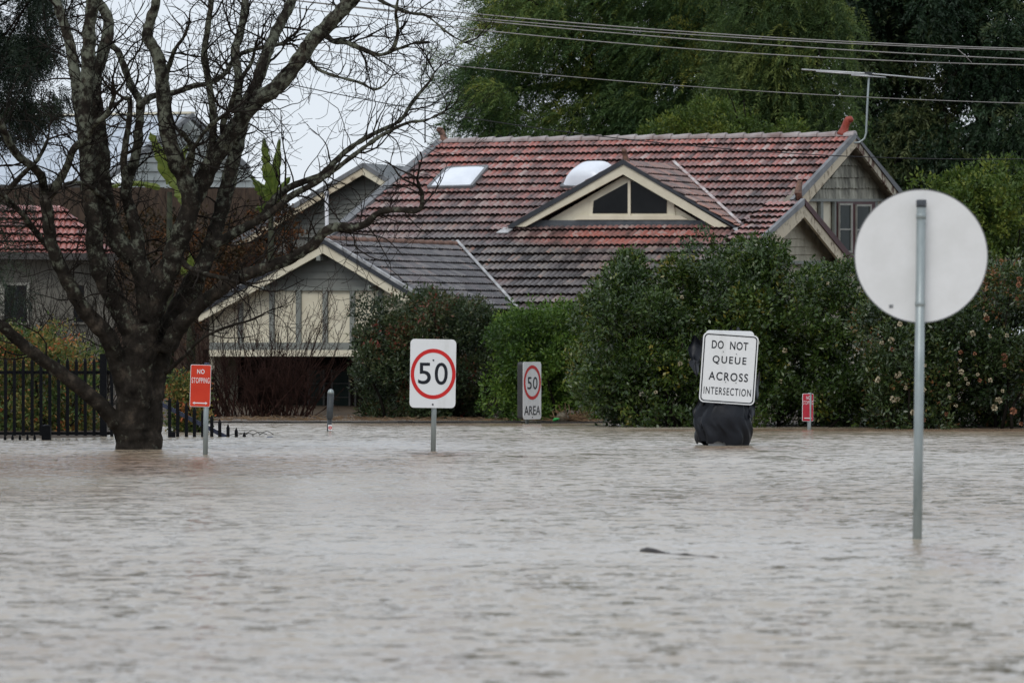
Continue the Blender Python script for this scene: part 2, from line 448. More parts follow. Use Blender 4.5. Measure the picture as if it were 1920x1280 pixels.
def water_mat():
    m, nt, bs = new_mat('muddy_flood_water')
    L = nt.links
    tc = N(nt, "ShaderNodeTexCoord")
    def nz(scale, detail, stretch=(1, 1, 1), rough=0.5):
        mp = N(nt, "ShaderNodeMapping"); mp.inputs["Scale"].default_value = stretch
        L.new(tc.outputs["Object"], mp.inputs[0])
        n = N(nt, "ShaderNodeTexNoise"); n.inputs["Scale"].default_value = scale; n.inputs["Detail"].default_value = detail
        n.inputs["Roughness"].default_value = rough
        L.new(mp.outputs[0], n.inputs["Vector"])
        return n
    def vm(op, a, b):
        v = N(nt, "ShaderNodeVectorMath", operation=op)
        for i, q in ((0, a), (1, b)):
            if isinstance(q, tuple): v.inputs[i].default_value = q
            else: L.new(q, v.inputs[i])
        return v.outputs[0]
    def mt(op, a, b, clamp=False):
        v = N(nt, "ShaderNodeMath", operation=op, use_clamp=clamp)
        for i, q in ((0, a), (1, b)):
            if isinstance(q, (int, float)): v.inputs[i].default_value = q
            else: L.new(q, v.inputs[i])
        return v.outputs[0]
    # wind ripples of three sizes, as surface slopes
    swell = nz(1.7, 2, (0.7, 1.0, 1))
    big = nz(7.5, 3, (0.85, 1.0, 1))
    small = nz(24.0, 2)
    s0 = vm('MULTIPLY', vm('SUBTRACT', swell.outputs["Color"], (0.5, 0.5, 0.5)), (0.12, 0.26, 0))
    s1 = vm('MULTIPLY', vm('SUBTRACT', big.outputs["Color"], (0.5, 0.5, 0.5)), (0.60, 0.90, 0))
    s2 = vm('MULTIPLY', vm('SUBTRACT', small.outputs["Color"], (0.5, 0.5, 0.5)), (0.40, 0.55, 0))
    s = vm('ADD', vm('ADD', s0, s1), s2)
    # calm and ruffled cat's-paws
    cat = nz(0.13, 4, (0.8, 0.5, 1))
    cr = N(nt, "ShaderNodeMapRange"); cr.inputs[1].default_value = 0.38; cr.inputs[2].default_value = 0.60
    cr.inputs[3].default_value = 0.42; cr.inputs[4].default_value = 1.25
    L.new(cat.outputs[0], cr.inputs[0])
    cmb = N(nt, "ShaderNodeCombineXYZ")
    for i in range(3): L.new(cr.outputs[0], cmb.inputs[i])
    s = vm('MULTIPLY', s, cmb.outputs[0])
    n = vm('ADD', s, (0, -0.107, 1))
    nn = N(nt, "ShaderNodeVectorMath", operation='NORMALIZE'); L.new(n, nn.inputs[0])
    L.new(nn.outputs[0], bs.inputs["Normal"])
    # silt: broad drifts, plumes off trunk and posts; brown strips along kerb and hedge
    silt = nz(0.10, 5, (1, 0.5, 1), 0.6)
    r = ramp(nt, [(0.34, (0.26, 0.195, 0.13)), (0.5, (0.36, 0.31, 0.24)), (0.68, (0.40, 0.355, 0.285))])
    L.new(silt.outputs[0], r.inputs[0])
    edge = nz(0.8, 4, (1, 0.35, 1), 0.6)
    tot = None
    for (cx, cy, rx, ry, k) in ((-4.6, 55.5, 3.6, 6.0, 0.85), (-0.8, 60.6, 0.55, 1.6, 0.7), (2.6, 63.8, 0.8, 1.5, 0.7), (2.65, 31.5, 0.35, 2.6, 0.6), (-1.0, 81.0, 5.0, 1.6, 0.6), (6.0, 76.5, 6.0, 1.4, 0.85)):
        d = vm('MULTIPLY', vm('SUBTRACT', tc.outputs["Object"], (cx, cy, 0)), (1 / rx, 1 / ry, 0))
        ln = N(nt, "ShaderNodeVectorMath", operation='LENGTH'); L.new(d, ln.inputs[0])
        e = mt('ADD', ln.outputs["Value"], mt('MULTIPLY', mt('SUBTRACT', edge.outputs[0], 0.5), 1.6))
        mr = N(nt, "ShaderNodeMapRange"); mr.inputs[1].default_value = 1.15; mr.inputs[2].default_value = 0.35
        mr.inputs[3].default_value = 0.0; mr.inputs[4].default_value = k
        L.new(e, mr.inputs[0])
        tot = mr.outputs[0] if tot is None else mt('MAXIMUM', tot, mr.outputs[0])
    mx = N(nt, "ShaderNodeMixRGB"); L.new(tot, mx.inputs[0]); L.new(r.outputs[0], mx.inputs[1]); mx.inputs[2].default_value = (0.215, 0.135, 0.085, 1)
    L.new(mx.outputs[0], bs.inputs["Base Color"])
    bs.inputs["Roughness"].default_value = 0.09
    bs.inputs["IOR"].default_value = 1.33
    return m
M['water'] = water_mat()

RED = [(0.0, (0.09, 0.052, 0.048)), (0.28, (0.21, 0.105, 0.093)), (0.48, (0.31, 0.15, 0.132)), (0.64, (0.42, 0.12, 0.09)), (0.78, (0.41, 0.26, 0.235)), (1.0, (0.43, 0.37, 0.345))]
OLD = [(0.0, (0.034, 0.030, 0.031)), (0.35, (0.092, 0.080, 0.080)), (0.65, (0.155, 0.138, 0.134)), (0.85, (0.22, 0.19, 0.17)), (1.0, (0.27, 0.15, 0.12))]
M['tile_main'] = tile_mat('weathered_red_roof_tile', RED, OLD, 0.9, 4.6, 0.5)
M['tile_grey'] = tile_mat('grey_weathered_roof_tile', RED, [(p, (a * 0.72, b * 0.76, c * 0.80)) for p, (a, b, c) in OLD], -6, -4, 0.25)
PINK = [(0.0, (0.10, 0.05, 0.045)), (0.4, (0.27, 0.09, 0.075)), (0.7, (0.38, 0.13, 0.105)), (1.0, (0.42, 0.22, 0.19))]
M['tile_pink'] = tile_mat('pink_red_roof_tile', PINK, PINK, 0, 1, 0.3)
M['tile_butt'] = noise_mat('mossy_shadow_tile_butt', (0.012, 0.010, 0.009), (0.05, 0.036, 0.030), 6, 0.9, spec=0.1)  # moss and dirt plus the shadow gap under each tile, painted near-black
M['metal_roof'] = noise_mat('blue_grey_roof_sheet', (0.42, 0.47, 0.53), (0.50, 0.55, 0.61), 0.8, 0.4, spec=0.5)
M['metal_roof_dark'] = noise_mat('dark_grey_roof_sheet', (0.09, 0.10, 0.105), (0.15, 0.16, 0.165), 1.5, 0.45, spec=0.5)

# ------------------------------------------------------------------ ground, water
SH = [(-60, 68), (-7.2, 69.5), (-5.3, 71.0), (-4.95, 83.0), (2.4, 83.0), (3.2, 80.0), (7.0, 78.0), (60, 77)]
def shore(x):
    return np.interp(x, [a for a, b in SH], [b for a, b in SH])
def ground_z(x, y):
    d = y - shore(x)
    return np.where(d < 0, np.maximum(-0.8, d * 0.09), np.minimum(0.3, np.maximum(0.0, (d - 6) * 0.03)) + 0.012) 
xs = np.concatenate([[-1500, -600, -200, -80, -30], np.arange(-16, 16.01, 0.5), [30, 80, 200, 600, 1500]])
ys = np.concatenate([[-800, -200, -40, 0, 20, 40, 55, 62], np.arange(66, 100.01, 0.5), [110, 130, 160, 250, 500, 1200, 2500]])
gx, gy = np.meshgrid(xs, ys)
gz = ground_z(gx, gy)
mb = MB()
nx = len(xs)
mb.v = [tuple(p) for p in np.stack([gx, gy, gz], -1).reshape(-1, 3)]
mb.f = [(j*nx+i, j*nx+i+1, (j+1)*nx+i+1, (j+1)*nx+i) for j in range(len(ys)-1) for i in range(nx-1)]
g = mb.build('ground', M['mud'], None, True)
tag(g, "muddy ground rising out of the flood towards the houses", "ground", None, 'structure')

mb = MB()
mb.add([(-900, -300, 0), (900, -300, 0), (900, 1500, 0), (-900, 1500, 0)], [(0, 1, 2, 3)])
wt = mb.build('water', M['water'])
tag(wt, "brown grey rippled flood water covering the street", "water", None, 'structure')

mb = MB()
mb.v = []; 
for i in range(41):
    x = -4.85 + i * (7.25 / 40)
    for y in (83.05, 90.8):
        mb.v.append((x, y + (0.25 * math.sin(i * 1.3) if y < 84 else 0), 0.02 if y < 84 else 0.03))
mb.f = [(2*i, 2*i+2, 2*i+3, 2*i+1) for i in range(40)]
pt = mb.build('path', M['path'])
tag(pt, "wet muddy footpath strip in front of the tiled house", "path", None, 'structure')
mb = MB()
for i in range(30):
    x0 = -4.9 + i * 0.24
    mb.box((x0 + 0.12, 82.9 + 0.06 * math.sin(i), -0.17), (0.117, 0.09, 0.2 + random.uniform(-0.006, 0.004)))
kb = mb.build('kerb', M['kerb'])
tag(kb, "dark wet kerb just breaking the water before the path", "kerb", None, 'structure')

# ------------------------------------------------------------------ roof tiles
def poly_range(poly, v):
    xs_ = []
    k = len(poly)
    for i in range(k):
        (u0, v0), (u1, v1) = poly[i], poly[(i + 1) % k]
        if (v0 - v) * (v1 - v) <= 0 and abs(v1 - v0) > 1e-9:
            t = (v - v0) / (v1 - v0)
            xs_.append(u0 + (u1 - u0) * t)
    if len(xs_) < 2: return None
    return min(xs_), max(xs_)

def tile_roof(name, O, U, V, NN, poly, mat, parent, course=0.335, rib=0.105, amp=0.028, lip=0.048, flat=False):
    O = arr(O); U = arr(U); V = arr(V); NN = arr(NN)
    vmin = min(p[1] for p in poly) + 1e-4; vmax = max(p[1] for p in poly) - 1e-4
    umin = min(p[0] for p in poly); umax = max(p[0] for p in poly)
    step = rib / 6
    ug = np.arange(math.floor(umin / rib) * rib, umax + rib, step)
    ph = (ug / rib) % 1.0
    prof = amp * (np.abs(np.sin(ph * math.pi)) ** 0.7)
    vs = []; fs = []; tuv = []; mi = []
    nb = 0
    k = 0
    rs = np.random.default_rng(3)
    while vmin + k * course < vmax:
        va = vmin + k * course; vb = min(va + course, vmax)
        ra = poly_range(poly, va); rb = poly_range(poly, vb)
        k += 1
        if ra is None or rb is None: continue
        ntile = int((umax - umin) / 0.21) + 4
        jit = rs.uniform(-0.008, 0.008, ntile)[np.clip(((ug - umin) / 0.21).astype(int), 0, ntile - 1)]
        lo = min(ra[0], rb[0]); hi = max(ra[1], rb[1])
        sel = (ug >= lo - step) & (ug <= hi + step)
        uu = ug[sel]; pp = prof[sel]; jj = jit[sel]
        if len(uu) < 2: continue
        rows = []
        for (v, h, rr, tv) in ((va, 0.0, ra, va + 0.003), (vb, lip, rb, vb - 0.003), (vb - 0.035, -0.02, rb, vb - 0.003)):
            uc = np.clip(uu, rr[0], rr[1])
            hh = (pp + h + (jj if h > 0 else 0)) if h >= 0 else np.full_like(pp, h)
            vv = v + (jj * 1.2 if h != 0.0 else 0)
            pts = O + uc[:, None] * U + (np.zeros_like(uc) + vv)[:, None] * V + hh[:, None] * NN
            rows.append(pts)
            tuv.append(np.stack([uu, np.full_like(uu, tv - vmin), np.zeros_like(uu)], -1))
        n = len(uu)
        vs.extend(rows)
        for r in range(2):
            i = np.arange(n - 1)
            b = nb + r * n
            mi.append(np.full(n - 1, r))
            fs.append(np.stack([b + i, b + n + i, b + n + i + 1, b + i + 1], -1))
        nb += 3 * n
    Vv = np.concatenate(vs); Ff = np.concatenate(fs); T = np.concatenate(tuv)
    a = Vv[Ff]
    area = np.linalg.norm(np.cross(a[:, 2] - a[:, 0], a[:, 3] - a[:, 1]), axis=1)
    Ff = Ff[area > 1e-7]; MI = np.concatenate(mi)[area > 1e-7]
    me = bpy.data.meshes.new(name)
    me.from_pydata(Vv.tolist(), [], Ff.tolist())
    at = me.attributes.new("tuv", 'FLOAT_VECTOR', 'POINT')
    at.data.foreach_set("vector", T.reshape(-1).astype(np.float32))
    me.update()
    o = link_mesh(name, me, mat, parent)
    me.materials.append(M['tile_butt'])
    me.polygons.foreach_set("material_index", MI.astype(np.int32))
    return o

def to_uv(p, O, U, V):
    d = Vector(p) - Vector(O)
    return (d.dot(U), d.dot(V))

# ------------------------------------------------------------------ the tiled house
A = P(826, 268, 102.0)
B = P(1600, 256, 102.0 * 368 / 380)
B.z = A.z
R = (B - A); R.z = 0; R.normalize()                 # along the ridge, to the right and nearer
NF = Vector((R.y, -R.x, 0)); NF.normalize()         # house front normal, towards the street
if NF.y > 0: NF = -NF
UP = Vector((0, 0, 1))
TAN = 0.50
PHI = math.atan(TAN)
VM = (NF * math.cos(PHI) - UP * math.sin(PHI)).normalized()      # down the front slope
NM = (NF * math.sin(PHI) + UP * math.cos(PHI)).normalized()      # front slope normal
VB = (-NF * math.cos(PHI) - UP * math.sin(PHI)).normalized()
NB_ = (-NF * math.sin(PHI) + UP * math.cos(PHI)).normalized()

house = empty('tiled_house', (A.x + 3, 96, 0), "cream house with weathered red tile roof, front dormer and white skylights", "house")

def uvM(px, py):
    return to_uv(hit(px, py, A, NM), A, R, VM)

main_poly = [(-0.02, 0), ((B - A).length + 0.02, 0), uvM(1497, 368), uvM(1432, 446), uvM(1400, 600), uvM(900, 600), uvM(600, 520), uvM(612, 446), uvM(700, 372)]
main_poly = [main_poly[0], main_poly[1]] + main_poly[2:]
pc = uvM(1190, 446)
M['tile_main'] = tile_mat('weathered_red_roof_tile_main', RED, OLD, 0.9, 4.6, 0.5, (pc[0], pc[1], 2.3, 0.50))
roof = tile_roof('roof', A, R, VM, NM, main_poly, M['tile_main'], house)
Lr = (B - A).length
# rear slope, same pitch
rk = hit(1735, 420, B, R) - B
VB = (rk - R * rk.dot(R)).normalized()
NB_ = R.cross(VB)
if NB_.z < 0: NB_ = -NB_
rear = [(0, 0), (Lr - 0.03, 0), (Lr - 0.03, 5.0), (0, 5.0)]
tile_roof('rear_roof', A, R, VB, NB_, rear, M['tile_main'], house, rib=0.21)

def plate(name, pts, P0, n, off, th, mat, parent):
    pl = P0 + n * off
    poly = [hit(x, y, pl, n) for x, y in pts]
    return MB().prism(poly, n, th).build(name, mat, parent)

def add_plate(mb, pts, P0, n, off, th):
    pl = P0 + n * off
    mb.prism([hit(x, y, pl, n) for x, y in pts], n, th)

# ridge caps: overlapping half round pieces
def ridge_caps(a, b, mat, parent, r=0.105, n=23):
    mb = MB()
    d = (b - a) / n
    s = d.cross(UP).normalized()
    for i in range(n):
        p0 = a + d * i; p1 = a + d * (i + 1.10)
        vs = []
        for q, rr in ((p0 - UP * 0.012, r * 0.74), (p1, r)):
            for k in range(9):
                an = math.pi * (k / 8) * 1.1 - 0.05 * math.pi
                vs.append(q + s * (math.cos(an) * rr * 1.15) + UP * (math.sin(an) * rr * 0.85 - 0.01))
        fs = [(k, k + 1, k + 10, k + 9) for k in range(8)] + [tuple(range(9, 18))]
        mb.add(vs, fs)
    return mb.build('ridge_cap', mat, parent)
M['ridge'] = noise_mat('pale_wet_ridge_tile', (0.20, 0.14, 0.125), (0.40, 0.36, 0.35), 2.2, 0.3, spec=0.5)
ridge_caps(A + UP * 0.03, B + UP * 0.03, M['ridge'], roof)

# left verge capping of the main roof
mb = MB()
pL = [A + UP * 0.03] + [hit(x, y, A + NM * 0.05, NM) for x, y in ((700, 371), (612, 446))]
for i in range(2): mb.bar(pL[i], pL[i + 1], 0.17, 0.07, NM)
mb.build('verge_capping', M['grey_metal'], roof)

def finial(base, h, mat, dirv, parent):
    """scrolled terracotta ridge finial"""
    mb = MB()
    prof = [(-0.10, 0.0, 0.66), (-0.06, 0.12, 0.56), (0.0, 0.28, 0.46), (0.05, 0.45, 0.40), (0.10, 0.60, 0.38), (0.17, 0.74, 0.40), (0.26, 0.84, 0.42), (0.35, 0.86, 0.40), (0.41, 0.78, 0.32), (0.43, 0.70, 0.14)]
    pts = [base + dirv * (x * h) + UP * (z * h) for x, z, r in prof]
    mb.tube(pts, [r * h * 0.55 for x, z, r in prof], 12)
    # saddle it sits on
    mb.bar(base - dirv * 0.25 * h, base + dirv * 0.3 * h, 0.26 * h * 1.6, 0.2 * h)
    return mb.build('finial', mat, parent, True)
finial(B - R * 0.18 + UP * 0.03, 0.33, M['terracotta'], R, house)
finial(A + R * 0.06 + UP * 0.03, 0.26, M['terracotta_old'], -R, house)

# --- right (side) gable: plane perpendicular to the ridge
GP = B + R * 0.0
sg_wall = [(1606, 282), (1500, 395), (1500, 560), (1720, 560), (1720, 395)]
side = plate('side_gable', [(1607, 275), (1505, 392), (1500, 470), (1520, 560), (1745, 560), (1745, 420)], GP, R, -0.30, 0.12, M['cream'], house)
# shingle cladding in courses
mb = MB()
pl = GP - R * 0.27
yy = 288
rowsY = [288, 310, 332, 352, 374]
prev = 275
def sg_l(y): return 1607 - (y - 275) * (102 / 117.0)
def sg_r(y): return 1607 + (y - 275) * 0.80
for i, yb in enumerate(rowsY):
    x0, x1 = sg_l(yb) + 2, sg_r(yb) - 2
    nsh = max(3, int((x1 - x0) / 6))
    for k in range(nsh):
        xa = x0 + (x1 - x0) * k / nsh; xb = x0 + (x1 - x0) * (k + 1) / nsh
        ya = max(prev - 2, 276)
        xam = min(max(xa, sg_l(ya)), sg_r(ya)); xbm = min(max(xb, sg_l(ya)), sg_r(ya))
        if xbm - xam < 0.3: xbm = xam + 0.3
        jb = random.uniform(-0.8, 0.8)
        q = [hit(xam, ya, pl, R), hit(xbm - .2, ya, pl, R), hit(xb - .3, yb + jb, pl + R * 0.045, R), hit((xa + xb) / 2, yb + jb + 1.5, pl + R * 0.045, R), hit(xa + .1, yb + jb, pl + R * 0.045, R)]
        mb.prism(q, R, 0.02)
    prev = yb
mb.build('shingles', M['shingle'], side)
plate('head_trim', [(1517, 373), (1690, 373), (1690, 378), (1513, 378)], GP, R, -0.20, 0.05, M['grey_trim'], side)
for x in (1541, 1567, 1643):
    plate('batten', [(x - 2, 378), (x + 3, 378), (x + 3, 520), (x - 2, 520)], GP, R, -0.22, 0.05, M['grey_trim'], side)
win = plate('window', [(1570, 374), (1641, 374), (1641, 500), (1570, 500)], GP, R, -0.205, 0.07, M['maroon'], side)
# it is a part of the gable: panes and sashes are kept in one window object each side
def sash(x0, x1, y0, y1):
    mb = MB()
    for (a, b, c, d) in ((x0, x1, y0, y0 + 4), (x0, x1, y1 - 4, y1), (x0, x0 + 1.2, y0 + 4, y1 - 4), (x1 - 2.8, x1, y0 + 4, y1 - 4), (x0 + 1.2, x1 - 2.8, (y0 + y1) / 2 + 1, (y0 + y1) / 2 + 4)):
        add_plate(mb, [(a, c), (b, c), (b, d), (a, d)], GP, R, -0.175, 0.03)
    mb.build('sash', M['sash'], side)
    plate('window_pane', [(x0 + 2, y0 + 2), (x1 - 2, y0 + 2), (x1 - 2, y1 - 2), (x0 + 2, y1 - 2)], GP, R, -0.192, 0.01, M['glass_side'], side)
sash(1574.5, 1599, 381, 474); sash(1606.5, 1635, 383, 474)
# barge boards, overhanging
def barge(pts, P0, n, off, th, mat, parent, name='barge_board'):
    return plate(name, pts, P0, n, off, th, mat, parent)
barge([(1606, 258), (1606, 275), (1503, 394), (1495, 380)], GP, R, 0.02, 0.05, M['cream_old'], side)
barge([(1606, 258), (1606, 275), (1716, 420), (1730, 418)], GP, R, 0.02, 0.05, M['peeling'], side)
mb = MB()
add_plate(mb, [(1604, 250), (1606, 259), (1494, 381), (1487, 374)], GP, R, 0.045, 0.07)
mb.build('verge_capping', M['grey_metal'], side)
plate('verge_capping', [(1604, 250), (1606, 259), (1735, 424), (1744, 420)], GP, R, 0.045, 0.16, M['dark_metal'], side)
# soffits under the overhang
mb = MB()
for (a, b) in (((1606, 266), (1500, 386)), ((1606, 266), (1722, 418))):
    p0 = hit(*a, GP, R); p1 = hit(*b, GP, R)
    mb.add([p0, p1, p1 - R * 0.42, p0 - R * 0.42], [(0, 1, 2, 3)])
mb.build('soffit', M['soffit'], side)

# --- lower side gable in front
LGP = GP + R * 0.55
lsg = plate('lower_side_gable', [(1511, 398), (1452, 450), (1452, 560), (1640, 560), (1590, 492)], LGP, R, -0.3, 0.1, M['board_cream'], house)
mb = MB()
ys_b = [400, 415, 430, 446, 461, 476, 489]
for i in range(len(ys_b) - 1):
    y0, y1 = ys_b[i], ys_b[i + 1]
    xl0 = 1511 - (y0 - 396) * 0.95; xl1 = 1511 - (y1 - 396) * 0.95
    xr0 = 1511 + (y0 - 396) * 0.83; xr1 = 1511 + (y1 - 396) * 0.83
    pla = LGP - R * 0.27; plb = LGP - R * 0.245
    q = [hit(xl0, y0, pla, R), hit(xr0, y0, pla, R), hit(xr1, y1 + 1.2, plb, R), hit(xl1, y1 + 1.2, plb, R)]
    mb.prism(q, R, 0.02)
mb.build('weatherboards', M['board_cream'], lsg)
plate('head_trim', [(1450, 489), (1590, 489), (1590, 495), (1450, 495)], LGP, R, -0.2, 0.05, M['grey_trim'], lsg)
barge([(1509, 382), (1510, 405), (1462, 454), (1440, 447)], LGP, R, 0.02, 0.05, M['cream_old'], lsg)
barge([(1509, 380), (1509, 407), (1594, 514), (1614, 512)], LGP, R, 0.02, 0.05, M['cream_old'], lsg)
plate('verge_capping', [(1509, 372), (1509, 384), (1446, 440), (1433, 443)], LGP, R, 0.045, 0.07, M['grey_metal'], lsg)
plate('verge_capping', [(1509, 372), (1511, 386), (1616, 516), (1626, 512)], LGP, R, 0.045, 0.12, M['maroon'], lsg)
# its short roof running back into the main roof
ap = hit(1510, 376, LGP, R); l0 = hit(1430, 450, LGP, R); r0 = hit(1622, 512, LGP, R)
for q in (l0, r0):
    V_ = q - ap; Lv = V_.length; V_.normalize()
    n_ = R.cross(V_)
    if n_.z < 0: n_ = -n_
    tile_roof('lower_gable_roof', ap - R * 0.7 - n_ * 0.03, R, V_, n_.normalized(), [(0, 0), (0.66, 0), (0.66, Lv), (0, Lv)], M['tile_main'], lsg)
mb = MB()
mb.tube([hit(1500, 340, GP + R * .1, R), hit(1496, 362, GP + R * .1, R), hit(1500, 374, GP + R*.1, R)], [0.05, 0.07, 0.06], 8)
mb.build('ridge_end', M['terracotta_old'], lsg)

# --- dormer
dl = hit(955, 428, A, NM); dr = hit(1388, 428, A, NM)
wd = max((dl - A).dot(NF), (dr - A).dot(NF))
DP = A + NF * (wd + 0.10)              # dormer face plane, normal NF
dorm = plate('dormer', [(1170, 330), (1030, 412), (1020, 428), (1320, 428), (1305, 412)], DP, NF, -0.20, 0.08, M['cream'], house)
plate('flashing', [(1010, 413), (1330, 413), (1372, 430), (975, 430)], DP, NF, -0.15, 0.04, M['lead'], dorm)
mbw = MB()
plate('window_frame', [(1167, 333), (1108, 372), (1104, 404), (1266, 404), (1262, 372)], DP, NF, -0.175, 0.03, M['cream'], dorm)
plate('window_pane', [(1177, 342), (1113, 377), (1111, 400), (1177, 400)], DP, NF, -0.165, 0.01, M['glass'], dorm)
plate('window_pane', [(1183, 340), (1183, 400), (1250, 400), (1250, 376), (1190, 341)], DP, NF, -0.165, 0.01, M['glass'], dorm)
plate('mullion', [(1177, 338), (1182, 338), (1182, 404), (1177, 404)], DP, NF, -0.14, 0.03, M['cream'], dorm)
plate('sill', [(1090, 404), (1276, 404), (1290, 412), (1076, 412)], DP, NF, -0.13, 0.05, M['cream'], dorm)
barge([(1168, 307), (1168, 327), (985, 425), (960, 425)], DP, NF, 0.0, 0.05, M['cream'], dorm)
barge([(1168, 307), (1168, 327), (1340, 426), (1368, 426)], DP, NF, 0.0, 0.05, M['cream'], dorm)
plate('verge_capping', [(1167, 299), (1168, 308), (961, 427), (949, 424)], DP, NF, 0.03, 0.14, M['dark_metal'], dorm)
plate('verge_capping', [(1167, 299), (1168, 308), (1376, 427), (1388, 430)], DP, NF, 0.03, 0.14, M['dark_metal'], dorm)
ap = hit(1168, 302, DP, NF)
ldn = hit(955, 425, DP, NF); rdn = hit(1384, 426, DP, NF)
def side_slope(apex, down, course, mat, parent, name):
    """gable roof slope from apex edge to 'down' edge running back along -NF until it meets the main slope"""
    V_ = (down - apex); Lv = V_.length; V_.normalize()
    U_ = -NF
    n_ = U_.cross(V_)
    if n_.z < 0: n_ = -n_
    n_.normalize()
    def back(p):
        return -(p - A).dot(NM) / U_.dot(NM)
    la = abs(back(apex)); lb = abs(back(down))
    k = 8
    poly = [(0, 0), (la, 0)] + [(abs(back(apex + V_ * (Lv * i / k))), Lv * i / k) for i in range(1, k + 1)] + [(0, Lv)]
    return tile_roof(name, apex, U_, V_, n_, poly, mat, parent, course=course, lip=0.028), la, lb
M['tile_dorm'] = tile_mat('lichen_roof_tile', RED, [(0.0, (0.07, 0.05, 0.044)), (0.5, (0.21, 0.13, 0.11)), (0.8, (0.30, 0.14, 0.10)), (1.0, (0.30, 0.24, 0.21))], -3, -1, 0.5)
_, la, lb = side_slope(ap, rdn, 0.27, M['tile_dorm'], dorm, 'dormer_roof')
side_slope(ap, ldn, 0.27, M['tile_dorm'], dorm, 'dormer_roof')
# soffit of the dormer overhang
mb = MB()
for q in (hit(972, 426, DP, NF), hit(1354, 427, DP, NF)):
    a0 = hit(1168, 318, DP, NF)
    mb.add([a0, q, q - NF * 0.3, a0 - NF * 0.3], [(0, 1, 2, 3)])
mb.build('soffit', M['soffit'], dorm)
finial(ap - NF * 0.12 + UP * 0.0, 0.22, M['terracotta_old'], NF, dorm)
# valley flashing on the right of the dormer
mb = MB()
v0 = ap - NF * la + UP * 0.03; v1 = rdn - NF * lb + UP * 0.03
mb.bar(v0 + NM * 0.05, v1 + NM * 0.05, 0.055, 0.03, NM)
mb.build('valley_flashing', noise_mat('rust_streaked_zinc', (0.24, 0.12, 0.10), (0.55, 0.53, 0.52), 5, 0.4), dorm)
# pale lead tongues at the dormer feet
plate('lead_apron', [(945, 426), (962, 428), (952, 436), (930, 436)], A, NM, 0.07, 0.02, M['zinc'], dorm)
plate('lead_apron', [(1374, 428), (1394, 424), (1402, 434), (1388, 440)], A, NM, 0.07, 0.02, M['zinc'], dorm)

# --- skylights: domed acrylic
def skylight(p0, p1, p2, p3, hgt, name='skylight'):
    c = [hit(x, y, A + NM * 0.07, NM) for x, y in (p0, p1, p2, p3)]
    n = 12
    vs = []; fs = []
    for j in range(n + 1):
        for i in range(n + 1):
            s, t = i / n, j / n
            p = (c[0] * (1 - s) + c[1] * s) * (1 - t) + (c[3] * (1 - s) + c[2] * s) * t
            b = (1 - (2 * s - 1) ** 4) * (1 - (2 * t - 1) ** 4)
            vs.append(p + NM * (hgt * b ** 0.7))
    for j in range(n):
        for i in range(n):
            fs.append((j*(n+1)+i, j*(n+1)+i+1, (j+1)*(n+1)+i+1, (j+1)*(n+1)+i))
    o = MB().add(vs, fs).build(name, M['skylight'], house, True)
    fr = MB()
    for i in range(4):
        a_, b_ = c[i], c[(i + 1) % 4]
        fr.bar(a_ - NM * 0.02, b_ - NM * 0.02, 0.06, 0.1, NM)
    fr.build('frame', M['grey_metal'], o)
skylight((838, 316), (914, 313), (884, 350), (803, 352), 0.09)
skylight((1092, 322), (1160, 319), (1130, 352), (1052, 350), 0.30)

# --- front gable (nearest the street, left)
FP = P(605, 450, 92.0)
gw = plate('front_gable', [(604, 470), (400, 590), (395, 668), (850, 668), (830, 595)], FP, NF, -0.35, 0.12, M['cream'], house)
mb = MB()
ysb = [478, 494, 508, 522, 538]
for i in range(len(ysb) - 1):
    y0, y1 = ysb[i], ysb[i + 1]
    f0 = (y0 - 468) * 1.62; f1 = (y1 - 468) * 1.62
    pla = FP - NF * 0.33; plb = FP - NF * 0.305
    q = [hit(604 - f0, y0, pla, NF), hit(606 + f0, y0, pla, NF), hit(606 + f1, y1 + 0.8, plb, NF), hit(604 - f1, y1 + 0.8, plb, NF)]
    mb.prism(q, NF, 0.02)
mb.build('weatherboards', M['weatherboard'], gw)
plate('head_trim', [(505, 538), (712, 538), (716, 545), (500, 545)], FP, NF, -0.29, 0.06, M['grey_trim'], gw)
for x in (450, 509, 559, 609, 660, 713, 765):
    y0 = 545 if 500 < x < 716 else 568
    plate('batten', [(x - 4.5, y0), (x + 4.5, y0), (x + 4.5, 642), (x - 4.5, 642)], FP, NF, -0.30, 0.05, M['grey_trim'], gw)
plate('base_trim', [(392, 642), (850, 642), (850, 656), (392, 656)], FP, NF, -0.28, 0.07, M['grey_trim'], gw)
plate('base_board', [(392, 656), (850, 656), (850, 668), (392, 668)], FP, NF, -0.27, 0.08, M['cream'], gw)
barge([(606, 455), (606, 474), (372, 604), (368, 590)], FP, NF, 0.0, 0.05, M['cream'], gw)
barge([(604, 455), (604, 474), (795, 588), (812, 580)], FP, NF, 0.0, 0.05, M['cream'], gw)
plate('verge_capping', [(604, 447), (606, 456), (368, 592), (362, 586)], FP, NF, 0.03, 0.14, M['dark_metal'], gw)
plate('verge_capping', [(604, 447), (604, 456), (812, 582), (822, 580)], FP, NF, 0.03, 0.10, M['dark_metal'], gw)
mb = MB()
add_plate(mb, [(606, 443), (604, 449), (822, 580), (828, 576)], FP, NF, 0.0, 0.09)
mb.build('verge_flashing', M['zinc'], gw)
